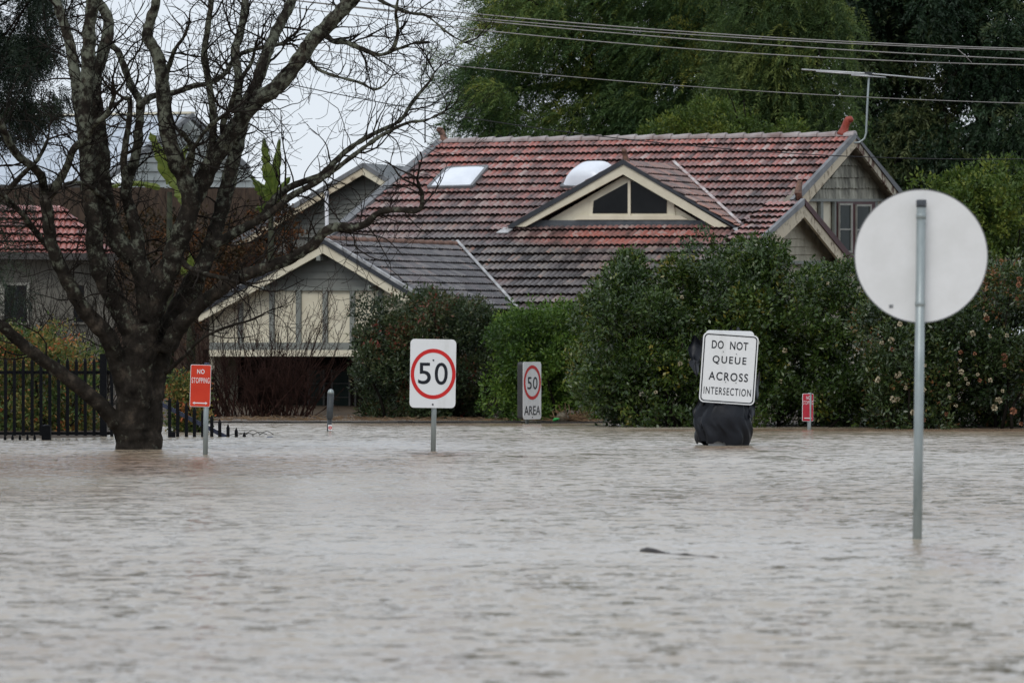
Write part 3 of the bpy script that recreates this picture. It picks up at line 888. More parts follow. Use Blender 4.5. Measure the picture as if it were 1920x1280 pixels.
# outrigger brackets
for x, y in ((504, 540), (610, 484), (706, 540)):
    p = hit(x, y, FP - NF * 0.3, NF)
    MB().bar(p, p + NF * 0.3, 0.07, 0.09).build('bracket', M['grey_trim'], gw)
ap2 = hit(605, 449, FP, NF)
rd2 = hit(826, 582, FP, NF); ld2 = hit(362, 588, FP, NF)
_, la2, lb2 = side_slope(ap2, rd2, 0.262, M['tile_grey'], gw, 'gable_roof')
side_slope(ap2, ld2, 0.262, M['tile_grey'], gw, 'gable_roof')
mb = MB()
v0 = ap2 - NF * la2; v1 = rd2 - NF * lb2
mb.bar(v0 + NM * 0.09, v1 + NM * 0.09, 0.05, 0.03, NM)
mb.build('valley_flashing', M['zinc'], gw)
ridge_caps(ap2 + UP * 0.02, ap2 - NF * la2 + UP * 0.02, M['tile_grey'] if False else M['terracotta_old'], gw, 0.08, 14)
mb = MB()
for q in (ld2, rd2):
    mb.add([ap2 - UP * 0.1, q - UP * 0.1, q - NF * 0.4 - UP * 0.1, ap2 - NF * 0.4 - UP * 0.1], [(0, 1, 2, 3)])
mb.build('soffit', M['soffit'], gw)
# recessed dark lower storey under the gable
LW = FP - NF * 1.3
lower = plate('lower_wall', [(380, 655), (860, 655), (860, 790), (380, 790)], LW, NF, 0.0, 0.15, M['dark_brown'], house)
for x in (578, 607, 622, 655, 666):
    plate('door_frame', [(x - 1.6, 692), (x + 1.6, 692), (x + 1.6, 772), (x - 1.6, 772)], LW, NF, 0.03, 0.03, M['dark_timber'], lower)
plate('glass_door', [(580, 694), (606, 694), (606, 770), (580, 770)], LW, NF, 0.012, 0.01, M['glass_side'], lower)
plate('glass_door', [(624, 694), (654, 694), (654, 770), (624, 770)], LW, NF, 0.012, 0.01, M['glass_side'], lower)
mb = MB()
for y in (718, 744): add_plate(mb, [(580, y), (654, y), (654, y + 1.4), (580, y + 1.4)], LW, NF, 0.035, 0.02)
mb.build('door_bars', M['dark_timber'], lower)
mb = MB()
a0 = hit(392, 662, FP - NF * 0.35, NF); a1 = hit(850, 662, FP - NF * 0.35, NF)
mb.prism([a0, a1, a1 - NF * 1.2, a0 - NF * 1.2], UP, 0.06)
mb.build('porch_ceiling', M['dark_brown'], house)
# side walls of the projecting wing and the main body, mostly hidden by the hedge
e0 = hit(402, 668, FP - NF * 0.35, NF); e1 = hit(850, 668, FP - NF * 0.35, NF)
mb = MB()
def wall_quad(a, b, z0, z1):
    mb.prism([Vector((a.x, a.y, z0)), Vector((b.x, b.y, z0)), Vector((b.x, b.y, z1)), Vector((a.x, a.y, z1))], ((b - a).cross(UP)).normalized(), 0.1)
wall_quad(e1, e1 - NF * 6, -0.2, 1.7)
wall_quad(e0, e0 - NF * 6, -0.2, 1.7)
W0 = A + NF * 5.4; W1 = B + NF * 5.2
wall_quad(W0, W1, -0.2, 2.35)
sB = B - R * 0.45
wall_quad(sB + NF * 5.2, sB - NF * 4.6, -0.2, 2.6)
mb.build('wall', M['board_cream'], house)

# --- television antennas
def tube_thing(o_parent, name, pts, r, mat, sides=8):
    return MB().tube(pts, r, sides).build(name, mat, o_parent, True)
Ya = B.y - 0.3
an = empty('tv_antenna', P(1605, 268, Ya), "galvanised television antenna on bent mast beside red ridge finial", "antenna")
tube_thing(an, 'mast', [P(1601, 268, Ya), P(1612, 267, Ya), P(1621, 260, Ya), P(1624, 250, Ya), P(1626, 200, Ya), P(1629.5, 137, Ya)], 0.018, M['galv'])
tube_thing(an, 'element', [P(1503, 130.5, Ya), P(1628, 138, Ya), P(1752, 149, Ya)], 0.014, M['alu'])
tube_thing(an, 'element', [P(1530, 134, Ya - .1), P(1628, 141, Ya - .1)], 0.013, M['alu'])
tube_thing(an, 'element', [P(1596, 141, Ya - .25), P(1661, 145.5, Ya - .25)], 0.012, M['alu'])
MB().box(P(1628, 139, Ya), (0.07, 0.05, 0.035)).build('junction_box', M['dark_metal'], an)
Yb = 103.0
an2 = empty('tv_antenna', P(797, 262, Yb), "thin television antenna behind the bare twigs at the roof's far end", "antenna")
tube_thing(an2, 'mast', [P(797, 268, Yb), P(797, 191, Yb)], 0.014, M['dark_metal'])
tube_thing(an2, 'element', [P(720, 199.5, Yb), P(797, 194, Yb), P(845, 190, Yb)], 0.011, M['galv'])
tube_thing(an2, 'element', [P(760, 194, Yb), P(845, 189, Yb)], 0.008, M['galv'])

# ------------------------------------------------------------------ house behind (grey gable)
RP = P(680, 312, 110.0)
rh = empty('weatherboard_house', (RP.x, 112, 0), "grey weatherboard gable with cream barge behind the tiled roof's left end", "house")
rw = plate('wall', [(681, 325), (560, 398), (470, 520), (470, 700), (800, 700), (800, 395)], RP, NF, -0.4, 0.1, M['weatherboard'], rh)
mb = MB()
y = 328.0
while y < 440:
    f0 = (y - 322) * 1.60; f1 = (y + 9 - 322) * 1.60
    q = [hit(681 - f0, y, RP - NF * 0.38, NF), hit(681 + min(f0, 100), y, RP - NF * 0.38, NF), hit(681 + min(f1, 100), y + 9.6, RP - NF * 0.35, NF), hit(681 - f1, y + 9.6, RP - NF * 0.35, NF)]
    mb.prism(q, NF, 0.015); y += 9
mb.build('weatherboards', M['weatherboard'], rw)
plate('barge_board', [(681, 312), (681, 327), (452, 462), (440, 456)], RP, NF, 0, 0.05, M['cream_old'], rh)
plate('barge_board', [(679, 312), (679, 327), (790, 394), (800, 388)], RP, NF, 0, 0.05, M['cream'], rh)
plate('verge_capping', [(680, 305), (681, 313), (440, 458), (432, 452)], RP, NF, 0.03, 0.12, M['grey_metal'], rh)
plate('verge_capping', [(680, 305), (679, 313), (800, 390), (806, 384)], RP, NF, 0.03, 0.12, M['grey_metal'], rh)
a3 = hit(680, 307, RP, NF); r3 = hit(806, 386, RP, NF); l3 = hit(436, 455, RP, NF)
def sheet_roof(apex, down, U_, length, mat, parent, name='roof'):
    V_ = down - apex; Lv = V_.length; V_.normalize()
    n_ = U_.cross(V_)
    if n_.z < 0: n_ = -n_
    return tile_roof(name, apex, U_, V_, n_.normalized(), [(0, 0), (length, 0), (length, Lv), (0, Lv)], mat, parent, course=Lv / 1.0 - 0.01, rib=0.15, amp=0.02, lip=0.0)
sheet_roof(a3, r3, -NF, 4.0, M['metal_roof_dark'], rh)
sheet_roof(a3, l3, -NF, 4.0, M['metal_roof_dark'], rh)
vp = empty('vent_pipe', P(613, 470, 96.5), "white vent pipe standing before the grey weatherboard gable", "pipe")
tube_thing(vp, 'pipe', [P(616, 600, 96.5), P(612, 364, 96.5)], 0.035, M['pvc'], 10)
MB().lathe(P(612, 366, 96.5), [(0.05, 0), (0.05, 0.06), (0.02, 0.09)], 10).build('cowl', M['pvc'], vp, True)

# ------------------------------------------------------------------ left far house: blue-grey sheet roof
QP = P(362, 214, 128.0)
lh = empty('metal_roofed_house', (QP.x - 1.5, 128, 0), "pale house with blue grey sheet metal roof behind the bare tree", "house")
lw = plate('wall', [(361, 224), (250, 302), (240, 352), (240, 700), (520, 700), (480, 345), (468, 318)], QP, R, -0.3, 0.1, M['white_board'], lh)
mb = MB()
y = 236.0
while y < 420:
    f0 = (y - 222) * 1.40; f1 = (y + 17 - 222) * 1.40
    fr0 = min((y - 222) * 1.15, 112); fr1 = min((y + 17 - 222) * 1.15, 112)
    q = [hit(361 - min(f0, 122), y, QP - R * 0.27, R), hit(361 + fr0, y, QP - R * 0.27, R), hit(361 + fr1, y + 17.5, QP - R * 0.22, R), hit(361 - min(f1, 122), y + 17.5, QP - R * 0.22, R)]
    mb.prism(q, R, 0.02); y += 17
mb.build('weatherboards', M['white_board'], lw)
plate('verge_capping', [(362, 212), (363, 222), (230, 320), (190, 352), (183, 345)], QP, R, 0.03, 0.12, M['grey_metal'], lh)
plate('verge_capping', [(362, 212), (361, 222), (466, 322), (470, 312)], QP, R, 0.03, 0.12, M['grey_metal'], lh)
a4 = hit(362, 214, QP, R); d4 = hit(196, 345, QP, R)
PH = (d4 - a4)
sheet_roof(a4, d4, -R, 9.0, M['metal_roof'], lh)
MB().bar(a4 + UP * 0.03, a4 - R * 9 + UP * 0.03, 0.25, 0.05).build('ridge_cap', M['cream'], lh)
MB().bar(d4 - UP * 0.1, d4 - R * 9 - UP * 0.1, 0.12, 0.22).build('gutter', M['dark_timber'], lh)
wq = d4 + (a4 - d4) * 0.08
mb = MB()
mb.prism([Vector((wq.x, wq.y, -0.2)), Vector((wq.x, wq.y, wq.z - 0.1)), wq - R * 9 - UP * 0.1, Vector(((wq - R * 9).x, (wq - R * 9).y, -0.2))], NF, 0.15)
mb.build('front_wall', M['rust_fence'], lh)

# --- left near house: pinkish tile roof and grey rendered wall
YP = 94.0
lh2 = empty('rendered_house', (-8.5, YP, 0), "grey rendered house with pink red tiled roof behind the picket fence", "house")
e0 = P(-90, 478, YP); e1 = P(222, 482, YP)
U5 = (e1 - e0).normalized(); 
O5 = P(-90, 385, YP + 2.0)
V5 = (e0 - O5); V5 = (V5 - U5 * V5.dot(U5)); L5 = V5.length; V5.normalize()
n5 = U5.cross(V5)
if n5.z < 0: n5 = -n5
rt5 = (P(222, 482, YP) - O5).dot(U5)
tile_roof('roof', O5, U5, V5, n5.normalized(), [(0, 0), (rt5 * 0.62, 0), (rt5, L5), (0, L5)], M['tile_pink'], lh2)
MB().bar(e0, e1, 0.1, 0.12).build('gutter', M['dark_timber'], lh2)
w5 = MB().prism([P(-90, 484, YP + .4), P(214, 486, YP + .4), P(214, 800, YP + .4), P(-90, 800, YP + .4)], (0, -1, 0), 0.15).build('wall', M['left_wall'], lh2)
for (x0, x1) in ((8, 50), (138, 158)):
    MB().prism([P(x0, 535, YP + .37), P(x1, 535, YP + .37), P(x1, 604, YP + .37), P(x0, 604, YP + .37)], (0, -1, 0), 0.02).build('window_pane', M['glass'], lh2)
    f = MB()
    for (a_, b_, c_, d_) in ((x0 - 8, x0, 530, 608), (x1, x1 + 5, 530, 608), (x0, x1, 530, 535), (x0, x1, 604, 608)):
        f.prism([P(a_, c_, YP + .34), P(b_, c_, YP + .34), P(b_, d_, YP + .34), P(a_, d_, YP + .34)], (0, -1, 0), 0.05)
    f.build('window_frame', M['sash'] if x0 < 20 else M['left_wall'], lh2)
# dark board fence behind the pink roof
fb = MB()
for i in range(26):
    x = -60 + i * 23
    fb.prism([P(x, 352 + random.uniform(-1, 1), 112), P(x + 23.4, 352 + random.uniform(-1, 1), 112 + 0.01 * (i % 2)), P(x + 23.4, 800, 112 + 0.01 * (i % 2)), P(x, 800, 112)], (0, -1, 0), 0.05)
fbo = fb.build('board_fence', M['rust_fence'])
tag(fbo, "dark rusty brown board fence below the blue grey metal roof", "fence")

# ------------------------------------------------------------------ signs
def rrect(w, h, r, n=6):
    pts = []
    for cx, cz, a0 in ((w/2-r, h/2-r, 0), (-w/2+r, h/2-r, 90), (-w/2+r, -h/2+r, 180), (w/2-r, -h/2+r, 270)):
        for k in range(n + 1):
            a = math.radians(a0 + 90 * k / n)
            pts.append((cx + r * math.cos(a), cz + r * math.sin(a)))
    return pts[::-1]

class Sign:
    """local frame: X right, Z up, face towards -Y; world placement by rotation about Z, plus a lean in the face plane"""
    def __init__(self, root, centre, yaw, lean=0.0, pitch=0.0):
        self.root = root
        self.m = Matrix.Translation(centre) @ Matrix.Rotation(math.radians(yaw), 4, 'Z') @ Matrix.Rotation(math.radians(pitch), 4, 'X') @ Matrix.Rotation(math.radians(lean), 4, 'Y')
        self.n = (self.m.to_3x3() @ Vector((0, -1, 0))).normalized()
    def pt(self, x, z, y=0.0):
        return self.m @ Vector((x, y, z))
    def panel(self, name, pts, y, th, mat, parent=None):
        mb = MB().prism([self.pt(x, z, y) for x, z in pts], self.n, th)
        return mb.build(name, mat, parent or self.root)
    def ring(self, name, cx, cz, ro, ri, y, mat, parent, n=64):
        mb = MB()
        vs = []
        for k in range(n):
            a = 2 * math.pi * k / n
            vs += [self.pt(cx + ro*math.cos(a), cz + ro*math.sin(a), y), self.pt(cx + ri*math.cos(a), cz + ri*math.sin(a), y)]
        fs = [(2*k, 2*((k+1) % n), 2*((k+1) % n)+1, 2*k+1) for k in range(n)]
        mb.add(vs, fs)
        return mb.build(name, mat, parent)
    def frame(self, name, outer, inner, y, mat, parent):
        k = len(outer)
        vs = [self.pt(x, z, y) for x, z in outer] + [self.pt(x, z, y) for x, z in inner]
        fs = [(i, (i+1) % k, k + (i+1) % k, k + i) for i in range(k)]
        return MB().add(vs, fs).build(name, mat, parent)
    def text(self, name, s, x0, x1, z0, z1, y, mat, parent, spacing=1.0, bold=0.0):
        cu = bpy.data.curves.new("txt", 'FONT')
        cu.body = s
        cu.space_character = spacing
        cu.offset = bold
        cu.resolution_u = 6
        to = bpy.data.objects.new("txt", cu)
        COL.objects.link(to)
        dg = bpy.context.evaluated_depsgraph_get()
        me = bpy.data.meshes.new_from_object(to.evaluated_get(dg))
        bpy.data.objects.remove(to)
        me.name = name
        me.materials.clear()
        co = np.array([v.co[:] for v in me.vertices])
        mn = co.min(0); mx = co.max(0)
        for v in me.vertices:
            x = x0 + (v.co.x - mn[0]) / (mx[0] - mn[0]) * (x1 - x0)
            z = z0 + (v.co.y - mn[1]) / (mx[1] - mn[1]) * (z1 - z0)
            v.co = self.pt(x, z, y)
        return link_mesh(name, me, mat, parent)
    def bolt(self, x, z, y, parent, r=0.011):
        mb = MB()
        p = self.pt(x, z, y)
        mb.tube([p, p + self.n * 0.01], [r, r * 0.8], 8)
        mb.build('bolt', M['dark_metal'], parent)

def pole(root, top, bottom, r, mat, name='pole', cap=True):
    mb = MB()
    mb.tube([bottom, top], r, 20)
    o = mb.build(name, mat, root, True)
    return o

# --- 50 sign
Y1 = 62.2
c = P(811.5, 700, Y1)
s50 = empty('speed_sign', P(813, 845, Y1) - UP * 0.75, "white 50 speed sign with red ring on a grey pole in open water", "sign")
S = Sign(s50, c, 27.5, 1.0)
W50, H50 = 0.595, 0.80
pn = S.panel('panel', rrect(W50, H50, 0.055), -0.008, 0.008, M['sign_white'])
S.ring('red_ring', 0, -0.005, 0.293, 0.248, -0.0105, M['sign_red'], pn)
S.text('numeral', '5', -0.195, -0.03, -0.125, 0.125, -0.0105, M['ink'], pn, bold=0.006)
S.text('numeral', '0', 0.02, 0.19, -0.13, 0.128, -0.0105, M['ink'], pn, bold=0.006)
S.bolt(0, 0.155, -0.008, pn); S.bolt(0, -0.36, -0.008, pn)
d = Vector((0, 0.045, 0))
pole(s50, P(816, 642, Y1) + d, P(811.5, 880, Y1) + d, 0.030, M['galv'])

# --- round sign seen from behind
Y2 = 34.8
rs = empty('round_sign', P(1721, 1010, Y2) - UP * 0.7, "large round sign seen from its blank aluminium back on tall pole", "sign")
S = Sign(rs, P(1727, 480, Y2 + 0.04), 0.0)
disc = [(0.437 * math.cos(2*math.pi*k/72), 0.432 * math.sin(2*math.pi*k/72)) for k in range(72)][::-1]
dpn = S.panel('disc', disc, 0.0, 0.006, M['sign_back'])
S.ring('rim', 0, 0, 0.4375, 0.431, -0.002, M['grey_metal'], dpn, 72)
mb = MB()
for k in range(6):
    mb.box(S.pt(-0.205 + (k % 3) * 0.009, -0.322 - (k // 3) * 0.012, -0.0015), (0.0035, 0.001, 0.0045))
mb.build('maker_stamp', M['lead'], dpn)
pole(rs, P(1727.5, 384, Y2 - 0.02), P(1717, 1250, Y2 - 0.02), 0.0305, M['galv'])
MB().lathe(P(1727.6, 388, Y2 - 0.02), [(0.033, 0), (0.034, 0.012), (0.034, 0.04), (0.03, 0.047)], 20).build('pole_cap', M['lead'], rs, True)
for y in (402, 566):
    MB().lathe(P(1727.3 - (y - 388) * 0.012, y + 8, Y2 - 0.02), [(0.0305, 0), (0.0335, 0.002), (0.0335, 0.03), (0.0305, 0.033)], 20).build('clamp', M['galv'], rs, True)

# --- left no stopping sign
Y3 = 60.3
ns = empty('parking_sign', P(384, 850, Y3) - UP * 0.75, "orange red no stopping sign with double arrow beside the bare tree", "sign", "no stopping signs")
S = Sign(ns, P(375.8, 723, Y3), 6.0, 1.6)
pn = S.panel('panel', rrect(0.232, 0.475, 0.016), -0.004, 0.005, M['sign_white'])
S.panel('red_face', rrect(0.222, 0.465, 0.013), -0.0065, 0.002, M['stop_red'], pn)
S.text('lettering', 'NO', -0.042, 0.042, 0.135, 0.187, -0.009, M['sign_white'], pn, 1.1, 0.012)
S.text('lettering', 'STOPPING', -0.101, 0.101, 0.030, 0.092, -0.009, M['sign_white'], pn, 1.12, 0.0)
def arrow(S, x0, x1, z, both, y, parent, w=0.006, hw=0.016):
    mb = MB()
    mb.add([S.pt(x0 + (0.02 if both else 0), z - w, y), S.pt(x1 - 0.02, z - w, y), S.pt(x1 - 0.02, z + w, y), S.pt(x0 + (0.02 if both else 0), z + w, y)], [(0, 1, 2, 3)])
    mb.add([S.pt(x1 - 0.025, z - hw, y), S.pt(x1, z, y), S.pt(x1 - 0.025, z + hw, y)], [(0, 1, 2)])
    if both: mb.add([S.pt(x0 + 0.025, z - hw, y), S.pt(x0 + 0.025, z + hw, y), S.pt(x0, z, y)], [(0, 1, 2)])
    return mb.build('arrow', M['sign_white'], parent)
arrow(S, -0.085, 0.085, -0.195, True, -0.009, pn)
pole(ns, P(387.5, 682, Y3) + d * 0.8, P(384, 890, Y3) + d * 0.8, 0.0285, M['galv'])
MB().lathe(P(387.4, 685, Y3) + d * 0.8, [(0.031, 0), (0.031, 0.025), (0.026, 0.032)], 16).build('pole_cap', M['blue_steel'], ns, True)

# --- far right no stopping sign
Y4 = 77.0
ns2 = empty('parking_sign', P(1517, 803, Y4) - UP * 0.7, "small crimson no stopping sign with single arrow before the dark hedge", "sign", "no stopping signs")
S = Sign(ns2, P(1514.5, 763.5, Y4), 40.0, 1.0)
pn = S.panel('panel', rrect(0.215, 0.40, 0.015), -0.004, 0.005, M['sign_white'])
S.panel('red_face', rrect(0.203, 0.388, 0.013), -0.0065, 0.002, M['pink_red'], pn)
S.text('lettering', 'NO', -0.042, 0.042, 0.115, 0.165, -0.009, M['sign_white'], pn, bold=0.008)
S.text('lettering', 'STOPPING', -0.097, 0.097, 0.040, 0.096, -0.009, M['sign_white'], pn, 1.1)
arrow(S, -0.075, 0.075, -0.155, False, -0.009, pn, 0.007, 0.014)
pole(ns2, P(1518.5, 737, Y4) + d, P(1516.8, 850, Y4) + d, 0.029, M['galv'])
MB().lathe(P(1518.5, 740, Y4) + d, [(0.03, 0), (0.03, 0.02), (0.02, 0.03)], 12).build('pole_cap', M['galv'], ns2, True)

# --- 50 AREA sign
Y5 = 82.2
sa = empty('speed_sign', P(993, 793, Y5) - UP * 0.3, "narrow angled 50 AREA sign standing near the muddy path", "sign")
S = Sign(sa, P(997.5, 732, Y5), 60.0, 0.0)
pn = S.panel('panel', rrect(0.56, 0.885, 0.05), -0.004, 0.006, M['sign_white'])
S.ring('red_ring', 0, 0.125, 0.265, 0.215, -0.007, M['sign_red'], pn)
S.text('numeral', '5', -0.15, -0.02, 0.02, 0.21, -0.007, M['ink'], pn, bold=0.004)
S.text('numeral', '0', 0.02, 0.16, 0.02, 0.21, -0.007, M['ink'], pn, bold=0.004)
S.text('lettering', 'AREA', -0.25, 0.25, -0.375, -0.235, -0.007, M['ink'], pn, bold=0.006)
S.bolt(0, -0.41, -0.004, pn)
S.panel('rear_box', rrect(0.555, 0.88, 0.05), 0.006, 0.095, M['sign_dark'])
pole(sa, P(992, 700, Y5 + 0.02) + Vector((-0.03, 0.05, 0)), P(992, 830, Y5 + 0.02) + Vector((-0.03, 0.05, 0)), 0.028, M['galv'])

# --- DO NOT QUEUE sign
Y6 = 65.3
dq = empty('warning_sign', P(1362, 836, Y6) - UP * 0.7, "tilted white sign reading DO NOT QUEUE ACROSS INTERSECTION over black plastic", "sign")
S = Sign(dq, P(1366.5, 691, Y6), 8.0, 4.0)
W6, H6 = 0.69, 0.855
pn = S.panel('panel', rrect(W6, H6, 0.06), -0.006, 0.008, M['sign_white'])
S.frame('border', rrect(W6 - 0.03, H6 - 0.03, 0.05), rrect(W6 - 0.056, H6 - 0.056, 0.04), -0.0085, M['ink'], pn)
S.text('lettering', 'DO', -0.232, -0.085, 0.235, 0.335, -0.0085, M['ink'], pn, 1.1, 0.014)
S.text('lettering', 'NOT', -0.005, 0.22, 0.235, 0.335, -0.0085, M['ink'], pn, 1.1, 0.014)
S.text('lettering', 'QUEUE', -0.21, 0.21, 0.045, 0.15, -0.0085, M['ink'], pn, 1.25, 0.014)
S.text('lettering', 'ACROSS', -0.245, 0.245, -0.15, -0.048, -0.0085, M['ink'], pn, 1.2, 0.014)
S.text('lettering', 'INTERSECTION', -0.295, 0.295, -0.325, -0.235, -0.0085, M['ink'], pn, 1.2, 0.008)
for x, z in ((-0.085, 0.205), (0.08, 0.185), (-0.085, -0.06), (0.085, -0.06), (-0.03, -0.165), (0.10, -0.165)):
    S.bolt(x, z, -0.006, pn, 0.006)
S2 = Sign(dq, P(1367, 687, Y6 + 0.06), 8.0, 1.6)
S2.panel('rear_panel', rrect(0.60, 0.88, 0.05), 0, 0.008, M['sign_white'])
pole(dq, P(1403, 700, Y6 + 0.24), P(1403, 860, Y6 + 0.24), 0.012, M['pvc'], 'stay')
pole(dq, P(1360, 640, Y6 + 0.2), P(1360, 890, Y6 + 0.2), 0.05, M['galv'])
S3 = Sign(dq, P(1348, 832, Y6 + 0.12), 8, 6)
S3.panel('lower_panel', rrect(0.26, 0.16, 0.02), 0, 0.008, M['sign_white'])
# wind-torn black plastic wrapped round the post: a thing of its own
def torn_plastic():
    nu, nv = 64, 26
    vs = []; fs = []
    hem = [random.uniform(-0.03, 0.05) for _ in range(nu)]
    for j in range(nv + 1):
        t = j / nv
        for i in range(nu):
            a = 2 * math.pi * i / nu
            zt = P(0, 735, Y6).z
            zb = -0.02 + hem[i] * 0.5 + (0.05 if math.cos(a) < -0.45 else 0.0)
            z = zt + (zb - zt) * t
            fold = noise.noise(Vector((math.cos(a) * 2.6, math.sin(a) * 2.6, t * 1.6))) * 0.06 + noise.noise(Vector((math.cos(a) * 6, math.sin(a) * 6, t * 3.5 + 9))) * 0.022
            rx = 0.225 + 0.105 * math.sin(t * 2.5) + fold
            rx_old = 0.22 + 0.085 * math.sin(t * 2.2) + 0.016 * math.sin(7 * a + 5 * t) + 0.012 * math.sin(15 * a - 3 * t + 1.3) + 0.009 * math.sin(15 * t + 4 * a)
            ry = rx * 0.62
            tw = a + 0.5 * t + 0.12 * math.sin(9 * t)
            cx = P(1360 + (-4 * t), 0, Y6).x
            vs.append((cx + rx * math.cos(tw), Y6 + 0.19 + ry * math.sin(tw), z))
    for j in range(nv):
        for i in range(nu):
            i2 = (i + 1) % nu
            fs.append((j*nu+i, j*nu+i2, (j+1)*nu+i2, (j+1)*nu+i))
    return MB().add(vs, fs)
po = torn_plastic().build('plastic_wrap', M['plastic'], None, True)
def flap(px, py, w, h, ph):
    n = 10
    vs = []; fs = []
    o = P(px, py, Y6 + 0.16)
    for j in range(n + 1):
        for i in range(n + 1):
            s, t = i / n, j / n
            ww = w * (1 - 0.55 * abs(2 * t - 0.9)) 
            vs.append((o.x + (s - 0.5) * ww + 0.02 * math.sin(5 * t + ph), o.y + 0.05 * math.sin(6 * s + ph) + 0.04 * math.sin(5 * t), o.z - t * h + 0.03 * math.sin(7 * s + ph)))
    for j in range(n):
        for i in range(n):
            fs.append((j*(n+1)+i, j*(n+1)+i+1, (j+1)*(n+1)+i+1, (j+1)*(n+1)+i))
    MB().add(vs, fs).build('torn_flap', M['plastic'], po, True)
flap(1308, 632, 0.26, 0.30, 0.3); flap(1305, 668, 0.14, 0.22, 2.0); flap(1314, 752, 0.2, 0.3, 1.0)
flap(1408, 752, 0.16, 0.2, 2.5); flap(1374, 617, 0.2, 0.16, 0.8); flap(1418, 700, 0.12, 0.3, 1.8)
tag(po, "torn black plastic sheeting wrapped round the post under the queue sign", "plastic sheet")

# --- bollard
Y7 = 75.6
bo = empty('marker_post', P(618, 808, Y7) - UP * 0.5, "slim grey bollard with domed cap and small red sticker", "bollard")
ax = (P(620.5, 730, Y7) - P(617, 808, Y7)).normalized()
b0 = P(617, 808, Y7)
MB().lathe(b0 - ax * 0.5, [(0.033, 0), (0.033, 0.68)], 16, ax).build('lower_tube', M['bollard'], bo, True)
MB().lathe(b0 + ax * 0.17, [(0.034, 0), (0.046, 0.015), (0.046, 0.36)], 16, ax).build('sleeve', M['bollard'], bo, True)
MB().lathe(b0 + ax * 0.53, [(0.046, 0), (0.045, 0.025), (0.035, 0.05), (0.018, 0.064), (0.002, 0.068)], 16, ax).build('cap', M['galv'], bo, True)
Sb = Sign(bo, b0 + ax * 0.05 + Vector((0.012, -0.034, 0)), 0, -2)
stk = Sb.panel('sticker', rrect(0.05, 0.085, 0.004), 0, 0.003, M['sign_white'])
Sb.ring('red_mark', 0.002, 0.0, 0.024, 0.010, -0.003, M['sign_red'], stk, 20)

# ------------------------------------------------------------------ picket fences
def picket(mb, px, ytop, ybot, Y, w=0.055):
    h = w / 2
    t = P(px, ytop, Y); b = P(px, ybot, Y)
    mb.box((t.x, Y, (t.z - 0.07 + b.z) / 2), (h, 0.012, (t.z - 0.07 - b.z) / 2))
    c = Vector((t.x, Y, t.z - 0.07))
    mb.add([c + Vector((-h*1.15, -0.014, 0)), c + Vector((h*1.15, -0.014, 0)), c + Vector((h*1.15, 0.014, 0)), c + Vector((-h*1.15, 0.014, 0)), c + Vector((0, 0, 0.07))],
           [(3, 2, 1, 0), (0, 1, 4), (1, 2, 4), (2, 3, 4), (3, 0, 4)])
Yf = 71.5
f1 = empty('picket_fence', P(90, 825, Yf) - UP * 0.2, "tall black steel picket fence left of the bare tree trunk", "fence")
MB().bar(P(-80, 698, Yf + .03), P(212, 698, Yf + .03), 0.03, 0.045).build('rail', M['black_steel'], f1)
MB().bar(P(-80, 812, Yf + .03), P(212, 812, Yf + .03), 0.03, 0.04).build('rail', M['black_steel'], f1)
for k in range(17):
    m_ = MB(); picket(m_, -56 + k * 16.6, 669 + random.uniform(-.6, .6), 836, Yf, 0.040 + 0.002)
    m_.build('picket', M['black_steel'], f1)
MB().box(P(194, 750, Yf), (0.045, 0.045, 0.62)).build('post', M['black_steel'], f1)
Yg = 69.0
f2 = empty('low_fence', P(60, 840, Yg) - UP * 0.3, "drowned black picket tips barely above water at the left edge", "fence")
for k, (x, y) in enumerate(((-6, 812), (9.5, 811), (23.5, 811), (37.5, 811), (51.5, 811), (65, 811), (105, 820), (118, 820), (130, 821), (144, 821))):
    m_ = MB(); picket(m_, x, y, 850, Yg, 0.032); m_.build('picket', M['black_steel'], f2)
MB().box(P(87, 815, Yg), (0.058, 0.058, 0.12)).build('post', M['black_steel'], f2)
MB().lathe(P(87, 799.5, Yg), [(0.062, 0), (0.062, 0.012), (0.02, 0.03)], 4).build('post_cap', M['black_steel'], f2)
Yh = 71.2
f3 = empty('sloping_fence', P(380, 825, Yh) - UP * 0.3, "black picket fence stepping down into the flood right of the trunk", "fence")
for x, y in ((318, 742), (333, 747), (349.5, 753), (364.5, 760), (380, 767), (397, 776), (412, 784), (427.5, 793), (443, 800), (458, 808), (474.5, 815)):
    m_ = MB(); picket(m_, x, y, 832, Yh, 0.044); m_.build('picket', M['black_steel'], f3)
MB().bar(P(302, 757, Yh + .025), P(428, 821, Yh + .025), 0.03, 0.055).build('rail', M['blue_steel'], f3)
MB().box(P(322, 822, Yh - .4), (0.048, 0.048, 0.09)).build('post', M['black_steel'], f3)
MB().lathe(P(506, 823, Yh - .3), [(0.03, -0.1), (0.045, 0.0), (0.05, 0.022), (0.04, 0.036), (0.01, 0.04)], 14).build('post_cap', M['blue_steel'], f3, True)

